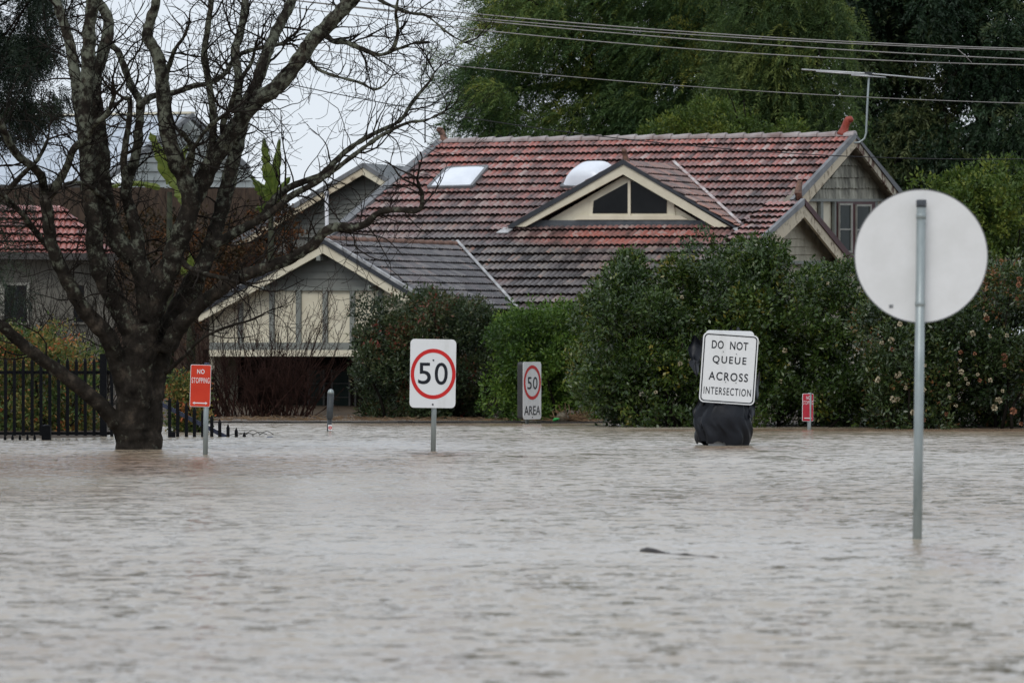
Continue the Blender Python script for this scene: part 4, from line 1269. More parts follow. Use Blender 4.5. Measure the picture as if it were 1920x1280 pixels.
# ------------------------------------------------------------------ overhead wires
def wire(pts, label, Y, r, mat):
    # through the measured points, extended straight past both sides of the frame
    xs_ = [p[0] for p in pts]; ys_ = [p[1] for p in pts]
    co = np.polyfit(xs_, ys_, 2)
    px_ = np.linspace(-500, 2500, 60)
    mb = MB()
    mb.tube([P(x, np.polyval(co, x), Y) for x in px_], r, 6)
    o = mb.build('power_line', mat, None, True)
    tag(o, label, "power line", "overhead wires")
wire([(681, 4), (855, 23), (1039, 39), (1208, 55), (1360, 65), (1564, 77), (1751, 85), (1920, 92)], "topmost grey power line crossing the tall trees", 80.0, 0.0085, M['wire'])
wire([(557, 1), (663, 13), (855, 31), (1121, 54), (1360, 69), (1564, 80), (1920, 95)], "grey power line running just under the topmost wire", 80.6, 0.0075, M['wire'])
wire([(552, 2), (800, 28), (1039, 52), (1360, 79), (1593, 95), (1920, 111)], "third grey power line down from the top", 81.0, 0.0085, M['wire'])
wire([(552, 15), (681, 31), (800, 45), (1092, 75), (1360, 98), (1826, 119), (1920, 123)], "fourth grey power line, lowest of the close bundle", 80.2, 0.008, M['wire'])
wire([(526, 86), (715, 108), (835, 120), (1027, 141), (1360, 168), (1628, 182), (1920, 194)], "single thin grey wire passing just behind the big antenna", 81.5, 0.006, M['wire'])
wire([(495, 148), (632, 176), (732, 196), (821, 211), (931, 230), (1150, 258), (1360, 279), (1640, 296), (1920, 298)], "thin black cable drooping across the tiled roof ridge", 82.0, 0.0075, M['wire_dark'])
MB().tube([P(1795, 92, 80), P(1808, 103, 80), P(1822, 118, 80.2)], 0.006, 6).build('wire_spacer', M['wire'])
tag(bpy.data.objects['wire_spacer'], "short slanting spacer tying two power lines together at right", "wire tie")

# ------------------------------------------------------------------ foliage
def in_poly(poly, x, y):
    x = np.asarray(x); y = np.asarray(y)
    c = np.zeros(x.shape, bool)
    k = len(poly)
    for i in range(k):
        x0, y0 = poly[i]; x1, y1 = poly[(i + 1) % k]
        if y0 == y1: continue
        cond = ((y0 > y) != (y1 > y)) & (x < (x1 - x0) * (y - y0) / (y1 - y0) + x0)
        c ^= cond
    return c

def scatter(poly, n, Y, depth, rpx, thin=None):
    xs_ = [p[0] for p in poly]; ys_ = [p[1] for p in poly]
    out = []
    while len(out) < n:
        x = rng.uniform(min(xs_), max(xs_), 400); y = rng.uniform(min(ys_), max(ys_), 400)
        r = rpx * 0.75
        ok = in_poly(poly, x, y) & in_poly(poly, x - r, y) & in_poly(poly, x + r, y) & in_poly(poly, x, y - r)
        if thin: ok &= rng.random(400) < np.clip(0.35 + (x - thin[0]) / (thin[1] - thin[0]), 0, 1)
        for a, b in zip(x[ok], y[ok]):
            out.append(P(a, b, Y + rng.uniform(-depth / 2, depth / 2)))
            if len(out) >= n: break
    return np.array([list(p) for p in out])

def leaf_quads(pos, axis, length, width, fold=0.25):
    """diamond leaves: base, side, tip, side"""
    n = len(pos)
    axis = nrm(axis)
    rv = nrm(rng.normal(size=(n, 3)))
    side = nrm(np.cross(axis, rv))
    nor = np.cross(side, axis)
    L = np.broadcast_to(np.asarray(length, float), (n,))[:, None]
    W = np.broadcast_to(np.asarray(width, float), (n,))[:, None]
    mid = pos + axis * L * 0.45
    V = np.empty((n, 4, 3))
    V[:, 0] = pos
    V[:, 1] = mid + side * W * 0.5 + nor * W * fold
    V[:, 2] = pos + axis * L
    V[:, 3] = mid - side * W * 0.5 + nor * W * fold
    return V

def rosette_crown(lumps, R_, clusters, leaves, length, width, squash=(1, 1, 0.85), spread=0.05, up=0.25, sub=0.55):
    """leaf rosettes over lumpy masses; returns quads, tint"""
    nl = len(lumps)
    Rr = rng.uniform(0.65, 1.2, nl) * R_
    n = nl * clusters
    li = np.repeat(np.arange(nl), clusters)
    d = nrm(rng.normal(size=(n, 3)))
    rad = Rr[li] * (sub + (1 - sub) * rng.random(n) ** 0.5)
    c = lumps[li] + d * rad[:, None] * np.array(squash)
    ctint = np.clip(rng.normal(0.45, 0.16, n) + (rng.normal(0, 0.17, nl))[li], 0, 1)
    ci = np.repeat(np.arange(n), leaves)
    m = n * leaves
    ld = nrm(d[ci] * 0.8 + rng.normal(size=(m, 3)) * 0.75 + np.array([0, 0, up]))
    pos = c[ci] + rng.normal(size=(m, 3)) * spread
    L = length * rng.uniform(0.65, 1.2, m); W = width * rng.uniform(0.7, 1.2, m)
    V = leaf_quads(pos, ld, L, W)
    t = np.clip(ctint[ci] + rng.normal(0, 0.12, m), 0, 1)
    return V, t

def spray_crown(lumps, R_, sprays, nleaf, slen, llen, lwid, wind=(0, 0, -0.5), squash=(1.2, 1, 0.7), sub=0.3):
    """feathery drooping sprays: a bent rachis with paired leaflets"""
    nl = len(lumps)
    n = nl * sprays
    Rr = rng.uniform(0.6, 1.25, nl) * R_
    li = np.repeat(np.arange(nl), sprays)
    d = nrm(rng.normal(size=(n, 3)))
    rad = Rr[li] * (sub + (1 - sub) * rng.random(n) ** 0.5)
    c = lumps[li] + d * rad[:, None] * np.array(squash)
    ax = nrm(d * 0.55 + rng.normal(size=(n, 3)) * 0.33 + np.array(wind))
    ct = np.clip(rng.normal(0.42, 0.12, n) + rng.normal(0, 0.24, nl)[li] + 0.16 * d[:, 2], 0, 1)  # light from above put into the tint: clump tops lighter, undersides darker
    SL = slen * rng.uniform(0.6, 1.25, n)
    rv = nrm(np.cross(ax, nrm(rng.normal(size=(n, 3)))))
    out = []; tt = []
    for k in range(nleaf):
        s = (k // 2 + 0.5) / (nleaf / 2)
        sg = 1 if k % 2 else -1
        base = c + ax * (SL * s)[:, None] + np.array([0, 0, -0.35]) * (SL * s * s)[:, None]
        la = nrm(ax * 0.75 + rv * sg * 0.8 + rng.normal(size=(n, 3)) * 0.2 + np.array([0, 0, -0.15]))
        out.append(leaf_quads(base, la, llen * rng.uniform(0.7, 1.2, n) * (1.1 - 0.4 * s), lwid))
        tt.append(np.clip(ct + rng.normal(0, 0.06, n), 0, 1))
    return np.concatenate(out), np.concatenate(tt)

def limb_mesh(paths, mat, name, parent, sides=8):
    mb = MB()
    for pts, r in paths:
        mb.tube(pts, r, sides)
    return mb.build(name, mat, parent, True)

def wob(a, b, n, amp):
    """wobbly path between two world points"""
    a = Vector(a); b = Vector(b)
    pts = []
    o1, o2 = random.uniform(0, 6), random.uniform(0, 6)
    for i in range(n + 1):
        t = i / n
        p = a.lerp(b, t)
        e = math.sin(math.pi * t) * 0.7 + t * 0.3
        p += Vector((math.sin(o1 + 5 * t) * amp * e, math.sin(o2 + 4 * t) * amp * e, random.uniform(-.2, .2) * amp * e))
        pts.append(p)
    return pts

def taper(r0, r1, n):
    return [r0 + (r1 - r0) * i / n for i in range(n + 1)]

LM = {}
LM['camellia'] = leaf_mat('glossy_camellia_leaf', [(0, (0.0190, 0.0393, 0.0085)), (0.5, (0.0455, 0.0833, 0.0170)), (0.85, (0.1044, 0.1512, 0.0276)), (1, (0.2277, 0.1966, 0.0319))], 0.28, 0.5, 0.12)
LM['camellia_dark'] = leaf_mat('dark_hedge_leaf', [(0, (0.0155, 0.0305, 0.0096)), (0.5, (0.0379, 0.0665, 0.0180)), (0.85, (0.0862, 0.1178, 0.0288)), (1, (0.2242, 0.1040, 0.0420))], 0.3, 0.5, 0.12)
LM['photinia'] = leaf_mat('red_tipped_hedge_leaf', [(0, (0.0161, 0.0308, 0.0126)), (0.5, (0.0414, 0.0660, 0.0231)), (0.75, (0.0782, 0.0902, 0.0315)), (0.9, (0.1150, 0.0660, 0.0315)), (1, (0.1840, 0.0396, 0.0273))], 0.4, 0.4, 0.15)
LM['bright'] = leaf_mat('fresh_green_leaf', [(0, (0.0276, 0.0631, 0.0107)), (0.5, (0.0769, 0.1492, 0.0214)), (1, (0.1847, 0.2639, 0.0401))], 0.45, 0.35, 0.25)
LM['lime'] = leaf_mat('yellow_green_leaf', [(0, (0.0308, 0.0610, 0.0111)), (0.5, (0.0839, 0.1349, 0.0222)), (1, (0.2097, 0.2345, 0.0370))], 0.5, 0.3, 0.25)
LM['feather'] = leaf_mat('feathery_dark_leaf', [(0, (0.0294, 0.0650, 0.0237)), (0.5, (0.0886, 0.1488, 0.0422)), (0.8, (0.1918, 0.2437, 0.0527)), (1, (0.3832, 0.3655, 0.0792))], 0.55, 0.25, 0.3)
LM['feather_light'] = leaf_mat('feathery_green_leaf', [(0, (0.0316, 0.0603, 0.0192)), (0.5, (0.0828, 0.1341, 0.0383)), (1, (0.2364, 0.2681, 0.0670))], 0.55, 0.25, 0.3)
LM['dark'] = leaf_mat('blackish_green_leaf', [(0, (0.0129, 0.0302, 0.0145)), (0.6, (0.0300, 0.0605, 0.0248)), (1, (0.1073, 0.1281, 0.0454))], 0.5, 0.3, 0.2)
LM['autumn'] = leaf_mat('autumn_shrub_leaf', [(0, (0.0330, 0.0654, 0.0177)), (0.4, (0.0902, 0.1390, 0.0354)), (0.65, (0.2254, 0.1962, 0.0530)), (0.85, (0.3607, 0.1635, 0.0530)), (1, (0.4809, 0.1308, 0.0530))], 0.5, 0.3, 0.25)
LM['russet'] = leaf_mat('russet_leaf', [(0, (0.0160, 0.0144, 0.0080)), (0.5, (0.0480, 0.0320, 0.0128)), (0.8, (0.1120, 0.0480, 0.0160)), (1, (0.1600, 0.0560, 0.0160))], 0.6, 0.2, 0.2)
LM['needle'] = leaf_mat('black_green_needle', [(0, (0.005, 0.011, 0.007)), (0.6, (0.013, 0.026, 0.014)), (1, (0.04, 0.06, 0.03))], 0.5, 0.3, 0.15)
LM['banana'] = leaf_mat('banana_leaf', [(0, (0.0855, 0.1302, 0.0224)), (1, (0.2280, 0.2604, 0.0560))], 0.4, 0.4, 0.35)

def shrub(name, label, cat, poly, Y, depth, mat, nl=60, R_=0.35, clusters=26, leaves=14, length=0.09, width=0.04, nst=12, group=None, edge=None, up=0.25, spread=0.05):
    xs_ = [p[0] for p in poly]
    cx = (min(xs_) + max(xs_)) / 2
    base = P(cx, 0, Y); base.z = float(ground_z(np.array(base.x), np.array(Y)))
    root = empty(name, base, label, cat, group)
    rpx = R_ / Y * F
    lumps = scatter(poly, nl, Y, depth, rpx)
    V, t = rosette_crown(lumps, R_, clusters, leaves, length, width, up=up, spread=spread)
    quads_mesh('foliage', V, mat, root, t)
    for i in range(nst):
        l = lumps[rng.integers(nl)]
        b = Vector((l[0] * 0.75 + base.x * 0.25, l[1], base.z - 0.1))
        limb_mesh([(wob(b, Vector(l), 6, 0.12), taper(0.03, 0.008, 6))], M['bark_dark'], 'stem', root, 5)
    return root, lumps

# hedges in front of the tiled house
h1, l1 = shrub('camellia_hedge', "big dark glossy green hedge behind the queue sign", "hedge",
      [(1085, 810), (1055, 700), (1065, 600), (1105, 520), (1160, 446), (1260, 428), (1430, 436), (1480, 458), (1530, 462), (1580, 486), (1640, 505), (1660, 810)], 80.0, 2.2, LM['camellia'], 200, 0.34, 40, 14, 0.082, 0.036, 16)
h2, l2 = shrub('flowering_hedge', "dark hedge dotted with cream blossoms behind the round sign", "hedge",
      [(1590, 812), (1600, 600), (1640, 545), (1720, 545), (1800, 530), (1870, 480), (2010, 470), (2010, 812)], 78.5, 2.2, LM['camellia_dark'], 115, 0.36, 38, 14, 0.082, 0.034, 14)
h3, l3_ = shrub('red_tipped_hedge', "dark hedge with red tipped shoots before the grey front gable", "hedge",
      [(664, 785), (655, 640), (660, 580), (695, 538), (740, 546), (790, 526), (860, 548), (960, 560), (975, 785)], 87.0, 2.2, LM['photinia'], 135, 0.28, 34, 15, 0.075, 0.028, 12, up=0.5)
h4, l4_ = shrub('bright_shrub', "bright fresh green shrub between the two dark hedges", "shrub",
      [(900, 788), (900, 620), (925, 572), (960, 560), (1060, 552), (1130, 580), (1140, 790)], 85.0, 1.8, LM['bright'], 80, 0.30, 30, 15, 0.075, 0.034, 10, up=0.4)
h5, l5_ = shrub('garden_tree', "rounded yellow green tree behind the round sign", "tree",
      [(1668, 420), (1690, 345), (1760, 318), (1830, 296), (1900, 290), (2010, 285), (2010, 560), (1660, 560)], 88.0, 2.4, LM['lime'], 85, 0.36, 30, 14, 0.085, 0.042, 10, up=0.35)
# dark lower skirt joins each hedge to the water
a1, la_ = shrub('autumn_shrub', "orange and green autumn shrubbery behind the tall picket fence", "shrub",
      [(-80, 830), (-80, 610), (40, 592), (120, 612), (200, 628), (216, 830)], 76.0, 2.4, LM['autumn'], 70, 0.32, 28, 13, 0.07, 0.032, 12)
a2, lb_ = shrub('autumn_shrub', "small orange and green shrub behind the sloping fence", "shrub",
      [(305, 826), (312, 715), (350, 685), (385, 730), (402, 826)], 75.0, 1.2, LM['autumn'], 22, 0.22, 24, 12, 0.065, 0.03, 6)
a3_, lc_ = shrub('russet_shrub', "russet brown creeper mass along the board fence", "shrub",
      [(170, 500), (180, 400), (260, 365), (420, 375), (520, 360), (600, 380), (560, 600), (300, 640)], 104.0, 2.0, LM['russet'], 55, 0.40, 22, 10, 0.10, 0.045, 8)

# cream blossoms on the flowering hedge
def blossoms(parent, poly, n, Y, mat, r0=0.03):
    V = []
    for i in range(n):
        c = scatter(poly, 1, Y, 0.25, 2)[0]
        k = 26
        d = nrm(rng.normal(size=(k, 3)))
        rr = r0 * rng.uniform(0.7, 1.6)
        V.append(leaf_quads(c + d * rr * 0.5, d + rng.normal(size=(k, 3)) * 0.3, rr * 1.1, rr))
    quads_mesh('blossoms', np.concatenate(V), mat, parent)
blossoms(h2, [(1640, 790), (1640, 590), (1850, 500), (1920, 500), (1920, 795)], 30, 77.3, M['flower'], 0.026)
M['flower_brown'] = noise_mat('spent_blossom', (0.20, 0.08, 0.04), (0.30, 0.14, 0.08), 20, 0.7)
blossoms(h2, [(1640, 790), (1640, 590), (1850, 500), (1920, 500), (1920, 795)], 18, 77.3, M['flower_brown'], 0.026)
blossoms(h1, [(1200, 760), (1200, 520), (1560, 520), (1620, 780)], 9, 78.8, M['flower'], 0.02)

# ------------------------------------------------------------------ tall trees behind the houses
def tall_tree(name, label, poly, Y, depth, mat, trunk_px, trunk_r, nl, R_, kind, limbs=14, **kw):
    TY = Y + depth * 0.35
    base = P(trunk_px, 0, TY); base.z = 0.2
    root = empty(name, base, label, "tree")
    rpx = R_ / Y * F
    lumps = scatter(poly, nl, Y, depth, rpx, kw.get('thin'))
    if kind == 'spray':
        V, t = spray_crown(lumps, R_, kw['sprays'], kw['nleaf'], kw['slen'], kw['llen'], kw['lwid'], kw.get('wind', (0, 0, -0.5)), kw.get('squash', (1.2, 1, 0.7)))
    else:
        V, t = rosette_crown(lumps, R_, kw['clusters'], kw['leaves'], kw['length'], kw['width'], spread=kw.get('spread', 0.06))
    quads_mesh('crown', V, mat, root, t)
    top = P(trunk_px + kw.get('lean', 0), kw.get('top_py', -160), TY)
    tp = wob(base - UP * 0.2, top, 14, 0.25)
    mb = MB(); mb.tube(tp, taper(trunk_r, trunk_r * 0.45, 14), 10)
    for i in range(limbs):
        l = Vector(lumps[rng.integers(nl)])
        k = rng.integers(5, 13)
        s = tp[k]
        if l.z < s.z - 0.8: s = tp[max(4, k - 4)]
        n = 8
        pts = wob(s, l, n, 0.25)
        mb.tube(pts, taper(trunk_r * 0.38, 0.02, n), 6)
        for j in range(3):
            q = pts[rng.integers(3, n)]
            e = q + Vector(rng.normal(size=3) * 0.6)
            mb.tube(wob(q, e, 4, 0.08), taper(0.03, 0.008, 4), 5)
    mb.build('trunk', M['bark_dark'], root, True)
    return root

tall_tree('feathery_tree', "tall feathery dark green tree left of the power line bundle", 
    [(860, -160), (840, -40), (800, 60), (835, 110), (800, 235), (840, 275), (1000, 300), (1400, 310), (1420, 100), (1400, -160)], 118, 3.5, LM['feather'], 1180, 0.36, 165, 0.74, 'spray', 22, sprays=80, nleaf=20, slen=0.46, llen=0.12, lwid=0.022, thin=(810, 1150), wind=(-0.6, -0.1, -0.35), squash=(1.25, 1, 0.62))
tall_tree('drooping_tree', "drooping mid green tree behind the antenna and roof ridge",
    [(1340, -160), (1330, 60), (1330, 310), (1640, 320), (1625, 200), (1600, 120), (1600, 40), (1570, -160)], 114, 3.0, LM['feather_light'], 1400, 0.28, 105, 0.64, 'spray', 12, sprays=80, nleaf=20, slen=0.50, llen=0.13, lwid=0.024, wind=(-0.15, -0.1, -0.55), squash=(1.1, 1, 0.8))
tall_tree('bushy_tree', "low yellow green bushy tree rising just behind the ridge",
    [(1190, 310), (1196, 228), (1215, 200), (1245, 192), (1268, 205), (1290, 182), (1330, 172), (1372, 190), (1392, 212), (1425, 190), (1470, 200), (1505, 240), (1530, 310)], 108, 2.0, LM['lime'], 1350, 0.16, 60, 0.30, 'rosette', 8, clusters=36, leaves=13, length=0.09, width=0.035, spread=0.06, top_py=215)
tall_tree('shadowy_tree', "almost black green tree directly right of the antenna",
    [(1545, -160), (1560, 100), (1590, 440), (1780, 440), (1800, 100), (1790, -160)], 124, 4.0, LM['dark'], 1610, 0.36, 95, 0.66, 'spray', 18, sprays=80, nleaf=14, slen=0.40, llen=0.15, lwid=0.04, wind=(0, -0.1, -0.5), squash=(1.1, 1, 0.9))
tall_tree('dark_tree', "huge dark tree filling the top corner beyond the garden tree",
    [(1720, -160), (1720, 440), (2040, 440), (2040, -160)], 122, 4.0, LM['dark'], 1830, 0.36, 100, 0.66, 'spray', 24, sprays=75, nleaf=14, slen=0.40, llen=0.15, lwid=0.04, wind=(0, -0.1, -0.5), squash=(1.1, 1, 0.9))

# dark she-oak foliage hanging into the top left corner
Yn = 66.0
nt_ = empty('dark_needle_tree', P(-150, 0, Yn).xyz * 1.0, "dark needle foliage hanging into the top corner beside the bare tree", "tree")
nt_.location = (P(-150, 0, Yn).x, Yn, -0.7)
lmp = scatter([(-260, -120), (120, -120), (108, 60), (95, 130), (118, 195), (70, 238), (-20, 245), (-260, 300)], 210, Yn, 1.6, 0.06 / Yn * F)
V, t = spray_crown(lmp, 0.22, 70, 14, 0.20, 0.07, 0.011, (0.1, 0, -0.8), (1, 1, 1))
quads_mesh('foliage', V, LM['needle'], nt_, t)
lmp2 = scatter([(-120, 560), (-120, 380), (20, 300), (90, 420), (60, 560)], 16, Yn, 1.2, 0.15 / Yn * F)
V, t = spray_crown(lmp2, 0.22, 26, 12, 0.2, 0.08, 0.010, (0.1, 0, -0.8), (1, 1, 1))
quads_mesh('foliage', V, LM['needle'], nt_, t)
mb = MB()
tp = wob((nt_.location.x, Yn, -0.9), P(-170, -250, Yn), 12, 0.15)
mb.tube(tp, taper(0.22, 0.12, 12), 10)
for i in range(24):
    l = Vector((lmp if i < 18 else lmp2)[rng.integers(16)])
    mb.tube(wob(tp[rng.integers(4, 12)], l, 8, 0.1), taper(0.035, 0.006, 8), 5)
mb.build('trunk', M['bark_dark'], nt_, True)

# banana plants
def banana(px, py, Y, leaves_, label):
    base = P(px, 0, Y); base.z = 0.1
    root = empty('banana_plant', base, label, "plant", "banana plants")
    top = P(px, py, Y)
    MB().tube([base - UP * 0.1, base.lerp(top, 0.5), top], [0.1, 0.085, 0.05], 8).build('stem', M['banana_stem'], root, True)
    for (x0, y0, x1, y1, w, bend) in leaves_:
        a_ = P(x0, y0, Y - 0.05); b_ = P(x1, y1, Y - 0.35)
        n = 16
        vs = []; fs = []
        d_ = (b_ - a_).normalized()
        s_ = d_.cross(Vector((0, 1, 0.15))).normalized()
        for i in range(n + 1):
            tt = i / n
            c_ = a_.lerp(b_, tt) + Vector((0, 0, bend * math.sin(math.pi * tt)))
            ww = w * 1.4 * (math.sin(math.pi * min(1, 0.12 + tt * 0.88)) ** 0.6) * (1 + random.uniform(-.5, .12))
            jag = random.uniform(-0.02, 0.02)
            vs += [c_ - s_ * ww + Vector((0, 0.06, jag)), c_, c_ + s_ * ww + Vector((0, 0.06, -jag))]
        for i in range(n):
            fs += [(3*i, 3*i+1, 3*i+4, 3*i+3), (3*i+1, 3*i+2, 3*i+5, 3*i+4)]
        me = MB().add(vs, fs).mesh('leaf')
        at = me.attributes.new("tint", 'FLOAT', 'POINT')
        at.data.foreach_set("value", np.clip(rng.normal(0.5 if px < 400 else 0.15, .2, len(me.vertices)), 0, 1).astype(np.float32))
        link_mesh('leaf', me, LM['banana'], root)
banana(318, 360, 100, [(318, 345, 280, 246, 0.10, 0.05), (318, 330, 345, 395, 0.09, 0.15), (316, 345, 352, 270, 0.09, 0.0), (300, 352, 200, 352, 0.06, 0.08), (322, 340, 305, 235, 0.06, 0)], "banana plant with bright torn leaves before the pale boards")
banana(508, 400, 100, [(508, 390, 494, 256, 0.075, 0), (510, 390, 524, 258, 0.07, 0), (508, 390, 470, 330, 0.08, 0.05), (508, 395, 545, 330, 0.06, 0.05), (506, 398, 478, 390, 0.07, .03)], "darker banana plant with upright leaves left of the grey gable")
banana(358, 520, 96, [(358, 520, 357, 472, 0.06, 0), (358, 520, 385, 505, 0.05, 0), (358, 525, 335, 500, 0.05, 0)], "small banana shoot half hidden behind the trunk fork")

# ------------------------------------------------------------------ the bare tree
YT = 63.1
tree = empty('bare_tree', (P(260, 842, YT).x, YT, -0.75), "large leafless tree with lichen spotted limbs standing in the flood", "tree")
LIMBS = [
 # (points px, r0 px, r1 px, depth at end)
 ('trunk', [(248, 870), (247, 842), (248, 790), (252, 740), (256, 690), (266, 640), (274, 600)], 33, 30, 0.0),
 ('trunk', [(276, 870), (278, 842), (280, 790), (284, 740), (292, 690), (304, 645), (322, 605), (345, 565), (370, 520)], 27, 20, 0.25),
 ('limb', [(232, 812), (215, 790), (185, 755), (148, 725), (103, 691), (69, 667), (34, 639), (0, 608), (-60, 575), (-130, 520)], 17, 9, -0.6),
 ('limb', [(238, 740), (228, 701), (213, 660), (203, 632), (179, 606), (151, 571), (134, 540), (113, 498), (96, 454), (89, 400), (84, 371)], 20, 11, -0.5),
 ('limb', [(84, 373), (79, 337), (65, 316), (34, 292), (14, 261), (3, 234), (-20, 190), (-50, 150)], 10, 5, -0.9),
 ('limb', [(86, 373), (103, 352), (124, 316), (137, 282), (165, 254), (178, 232), (200, 215), (214, 180)], 10, 4, -0.7),
 ('limb', [(258, 650), (238, 606), (220, 571), (199, 533), (184, 492), (177, 455), (178, 423), (172, 385), (166, 344), (163, 292), (160, 241), (160, 190), (165, 130), (168, 60), (173, 0), (176, -60)], 21, 12, -0.2),
 ('limb', [(162, 300), (156, 240), (148, 192), (140, 137), (132, 86), (122, 52), (108, 10), (95, -40)], 14, 8, 0.4),
 ('limb', [(278, 610), (274, 545), (258, 492), (230, 466), (216, 440), (204, 400), (196, 364), (192, 309), (187, 254), (181, 200), (178, 150), (192, 100), (203, 55), (198, 25), (182, 0), (176, -40)], 21, 9, 0.3),
 ('limb', [(268, 560), (262, 480), (252, 419), (239, 378), (238, 344), (255, 292), (260, 241), (262, 192), (248, 165), (234, 131), (223, 100), (206, 82), (190, 78)], 14, 5, 0.8),
 ('limb', [(261, 200), (275, 187), (292, 179), (327, 174), (361, 162), (395, 155), (423, 137), (443, 107), (480, 92), (530, 82)], 7, 4, 0.9),
 ('limb', [(280, 600), (300, 540), (318, 500), (330, 465), (343, 430), (358, 385), (348, 340), (328, 296), (314, 248), (308, 206), (304, 155), (299, 117), (288, 89), (276, 69), (282, 38), (292, 7), (296, -40)], 24, 8, -0.4),
 ('limb', [(308, 150), (318, 120), (327, 96), (347, 65), (356, 40)], 6, 2.5, -0.5),
 ('limb', [(345, 420), (358, 385), (372, 358), (395, 309), (423, 268), (454, 220), (480, 189), (509, 172), (543, 138), (565, 105), (584, 79), (612, 50), (639, 21), (660, 0), (690, -40)], 18, 13, -0.3),
 ('limb', [(368, 525), (384, 490), (396, 461), (406, 423), (423, 361), (436, 305), (447, 258), (458, 225)], 17, 13, 0.4),
 ('limb', [(436, 268), (455, 210), (478, 162), (500, 101), (520, 55), (540, 18), (555, -20)], 13, 9, 0.3),
 ('limb', [(452, 225), (444, 192), (448, 148), (440, 100), (453, 52), (460, 0), (464, -40)], 10, 6, 0.6),
 ('limb', [(392, 318), (396, 280), (400, 241), (397, 192), (388, 137), (383, 96), (391, 45), (396, 0), (398, -40)], 9, 5, -0.5),
 ('limb', [(312, 660), (328, 625), (348, 600), (378, 570), (412, 543), (447, 520), (481, 508), (543, 485), (588, 458), (605, 438), (632, 425), (660, 427), (687, 419), (708, 400), (739, 393), (784, 395), (792, 368), (787, 354)], 17, 4, -0.6),
 ('limb', [(398, 462), (430, 442), (462, 425), (492, 407), (516, 371), (553, 347), (598, 330), (629, 302), (660, 275), (701, 251), (749, 227), (773, 192), (804, 155), (815, 135)], 10, 2.2, 0.3),
 ('limb', [(492, 412), (540, 372), (600, 338), (634, 313), (681, 278), (715, 254), (763, 231), (800, 225), (835, 208)], 7, 1.8, 0.0),
 ('limb', [(605, 62), (626, 78), (646, 79), (681, 93), (711, 103), (735, 93), (746, 62), (742, 27), (748, -10)], 6, 2.5, -0.6),
 ('limb', [(735, 95), (756, 89), (780, 80), (804, 79)], 3, 1.4, -0.6),
 ('limb', [(577, 103), (585, 118), (598, 131), (632, 144), (674, 155), (701, 168), (720, 160), (735, 142)], 4, 1.5, -0.5),
 ('limb', [(695, -10), (730, 10), (770, 25), (800, 30), (840, 62), (870, 80)], 4, 1.6, -0.3),
 ('limb', [(420, 270), (418, 235), (430, 205), (445, 160), (470, 120), (478, 90)], 7, 3, -0.5),
 ('limb', [(330, 470), (352, 500), (390, 515), (420, 522), (450, 530)], 6, 3, -0.6),
 ('limb', [(238, 355), (232, 300), (240, 240), (244, 190), (232, 185)], 8, 4, -0.1),
 ('limb', [(345, 345), (360, 290), (352, 262), (330, 240)], 8, 4, -0.6),
 ('limb', [(372, 360), (340, 330), (365, 275), (395, 235), (430, 210)], 5, 3, -0.8),
 ('limb', [(310, 700), (345, 668), (378, 635), (420, 615), (470, 600), (500, 585)], 4, 1.5, -0.7),
 ('limb', [(210, 385), (175, 355), (150, 342), (120, 345)], 5, 3, -0.6),
 ('limb', [(-20, 395), (40, 330), (70, 300), (90, 262)], 6, 3, -0.2),
 ('limb', [(120, 500), (70, 440), (40, 400), (10, 370), (-30, 340)], 7, 4, -0.6),
]
def smooth_path(pts, sub=4):
    """Catmull-Rom through (px,py,Y) triples"""
    P_ = np.array(pts, float)
    out = []
    n = len(P_)
    for i in range(n - 1):
        p0 = P_[max(0, i-1)]; p1 = P_[i]; p2 = P_[i+1]; p3 = P_[min(n-1, i+2)]
        for k in range(sub):
            t = k / sub
            out.append(0.5 * ((2*p1) + (-p0+p2)*t + (2*p0-5*p1+4*p2-p3)*t*t + (-p0+3*p1-3*p2+p3)*t**3))
    out.append(P_[-1])
    return np.array(out)

wood = {'trunk': MB(), 'limb': MB()}
limb_world = []
for kind, pts, r0, r1, dz in LIMBS:
    n = len(pts)
    tri = [(x, y, YT + 0.05 + dz * (i / (n - 1)) * 1.6) for i, (x, y) in enumerate(pts)]
    sp = smooth_path(tri, 5)
    m = len(sp)
    wp = []; rr = []
    for i, (x, y, Y) in enumerate(sp):
        t = i / (m - 1)
        r = (r0 + (r1 - r0) * t ** 0.85) / F * Y
        j = r * 0.07
        wp.append(P(x, y, Y) + Vector((random.uniform(-j, j), random.uniform(-j, j), random.uniform(-j, j))))
        rr.append(r * random.uniform(0.93, 1.09))
    wood['trunk' if r0 >= 12 else 'limb'].tube(wp, rr, 14 if r0 > 12 else 8)
    if r0 < 22: limb_world.append((wp, rr))

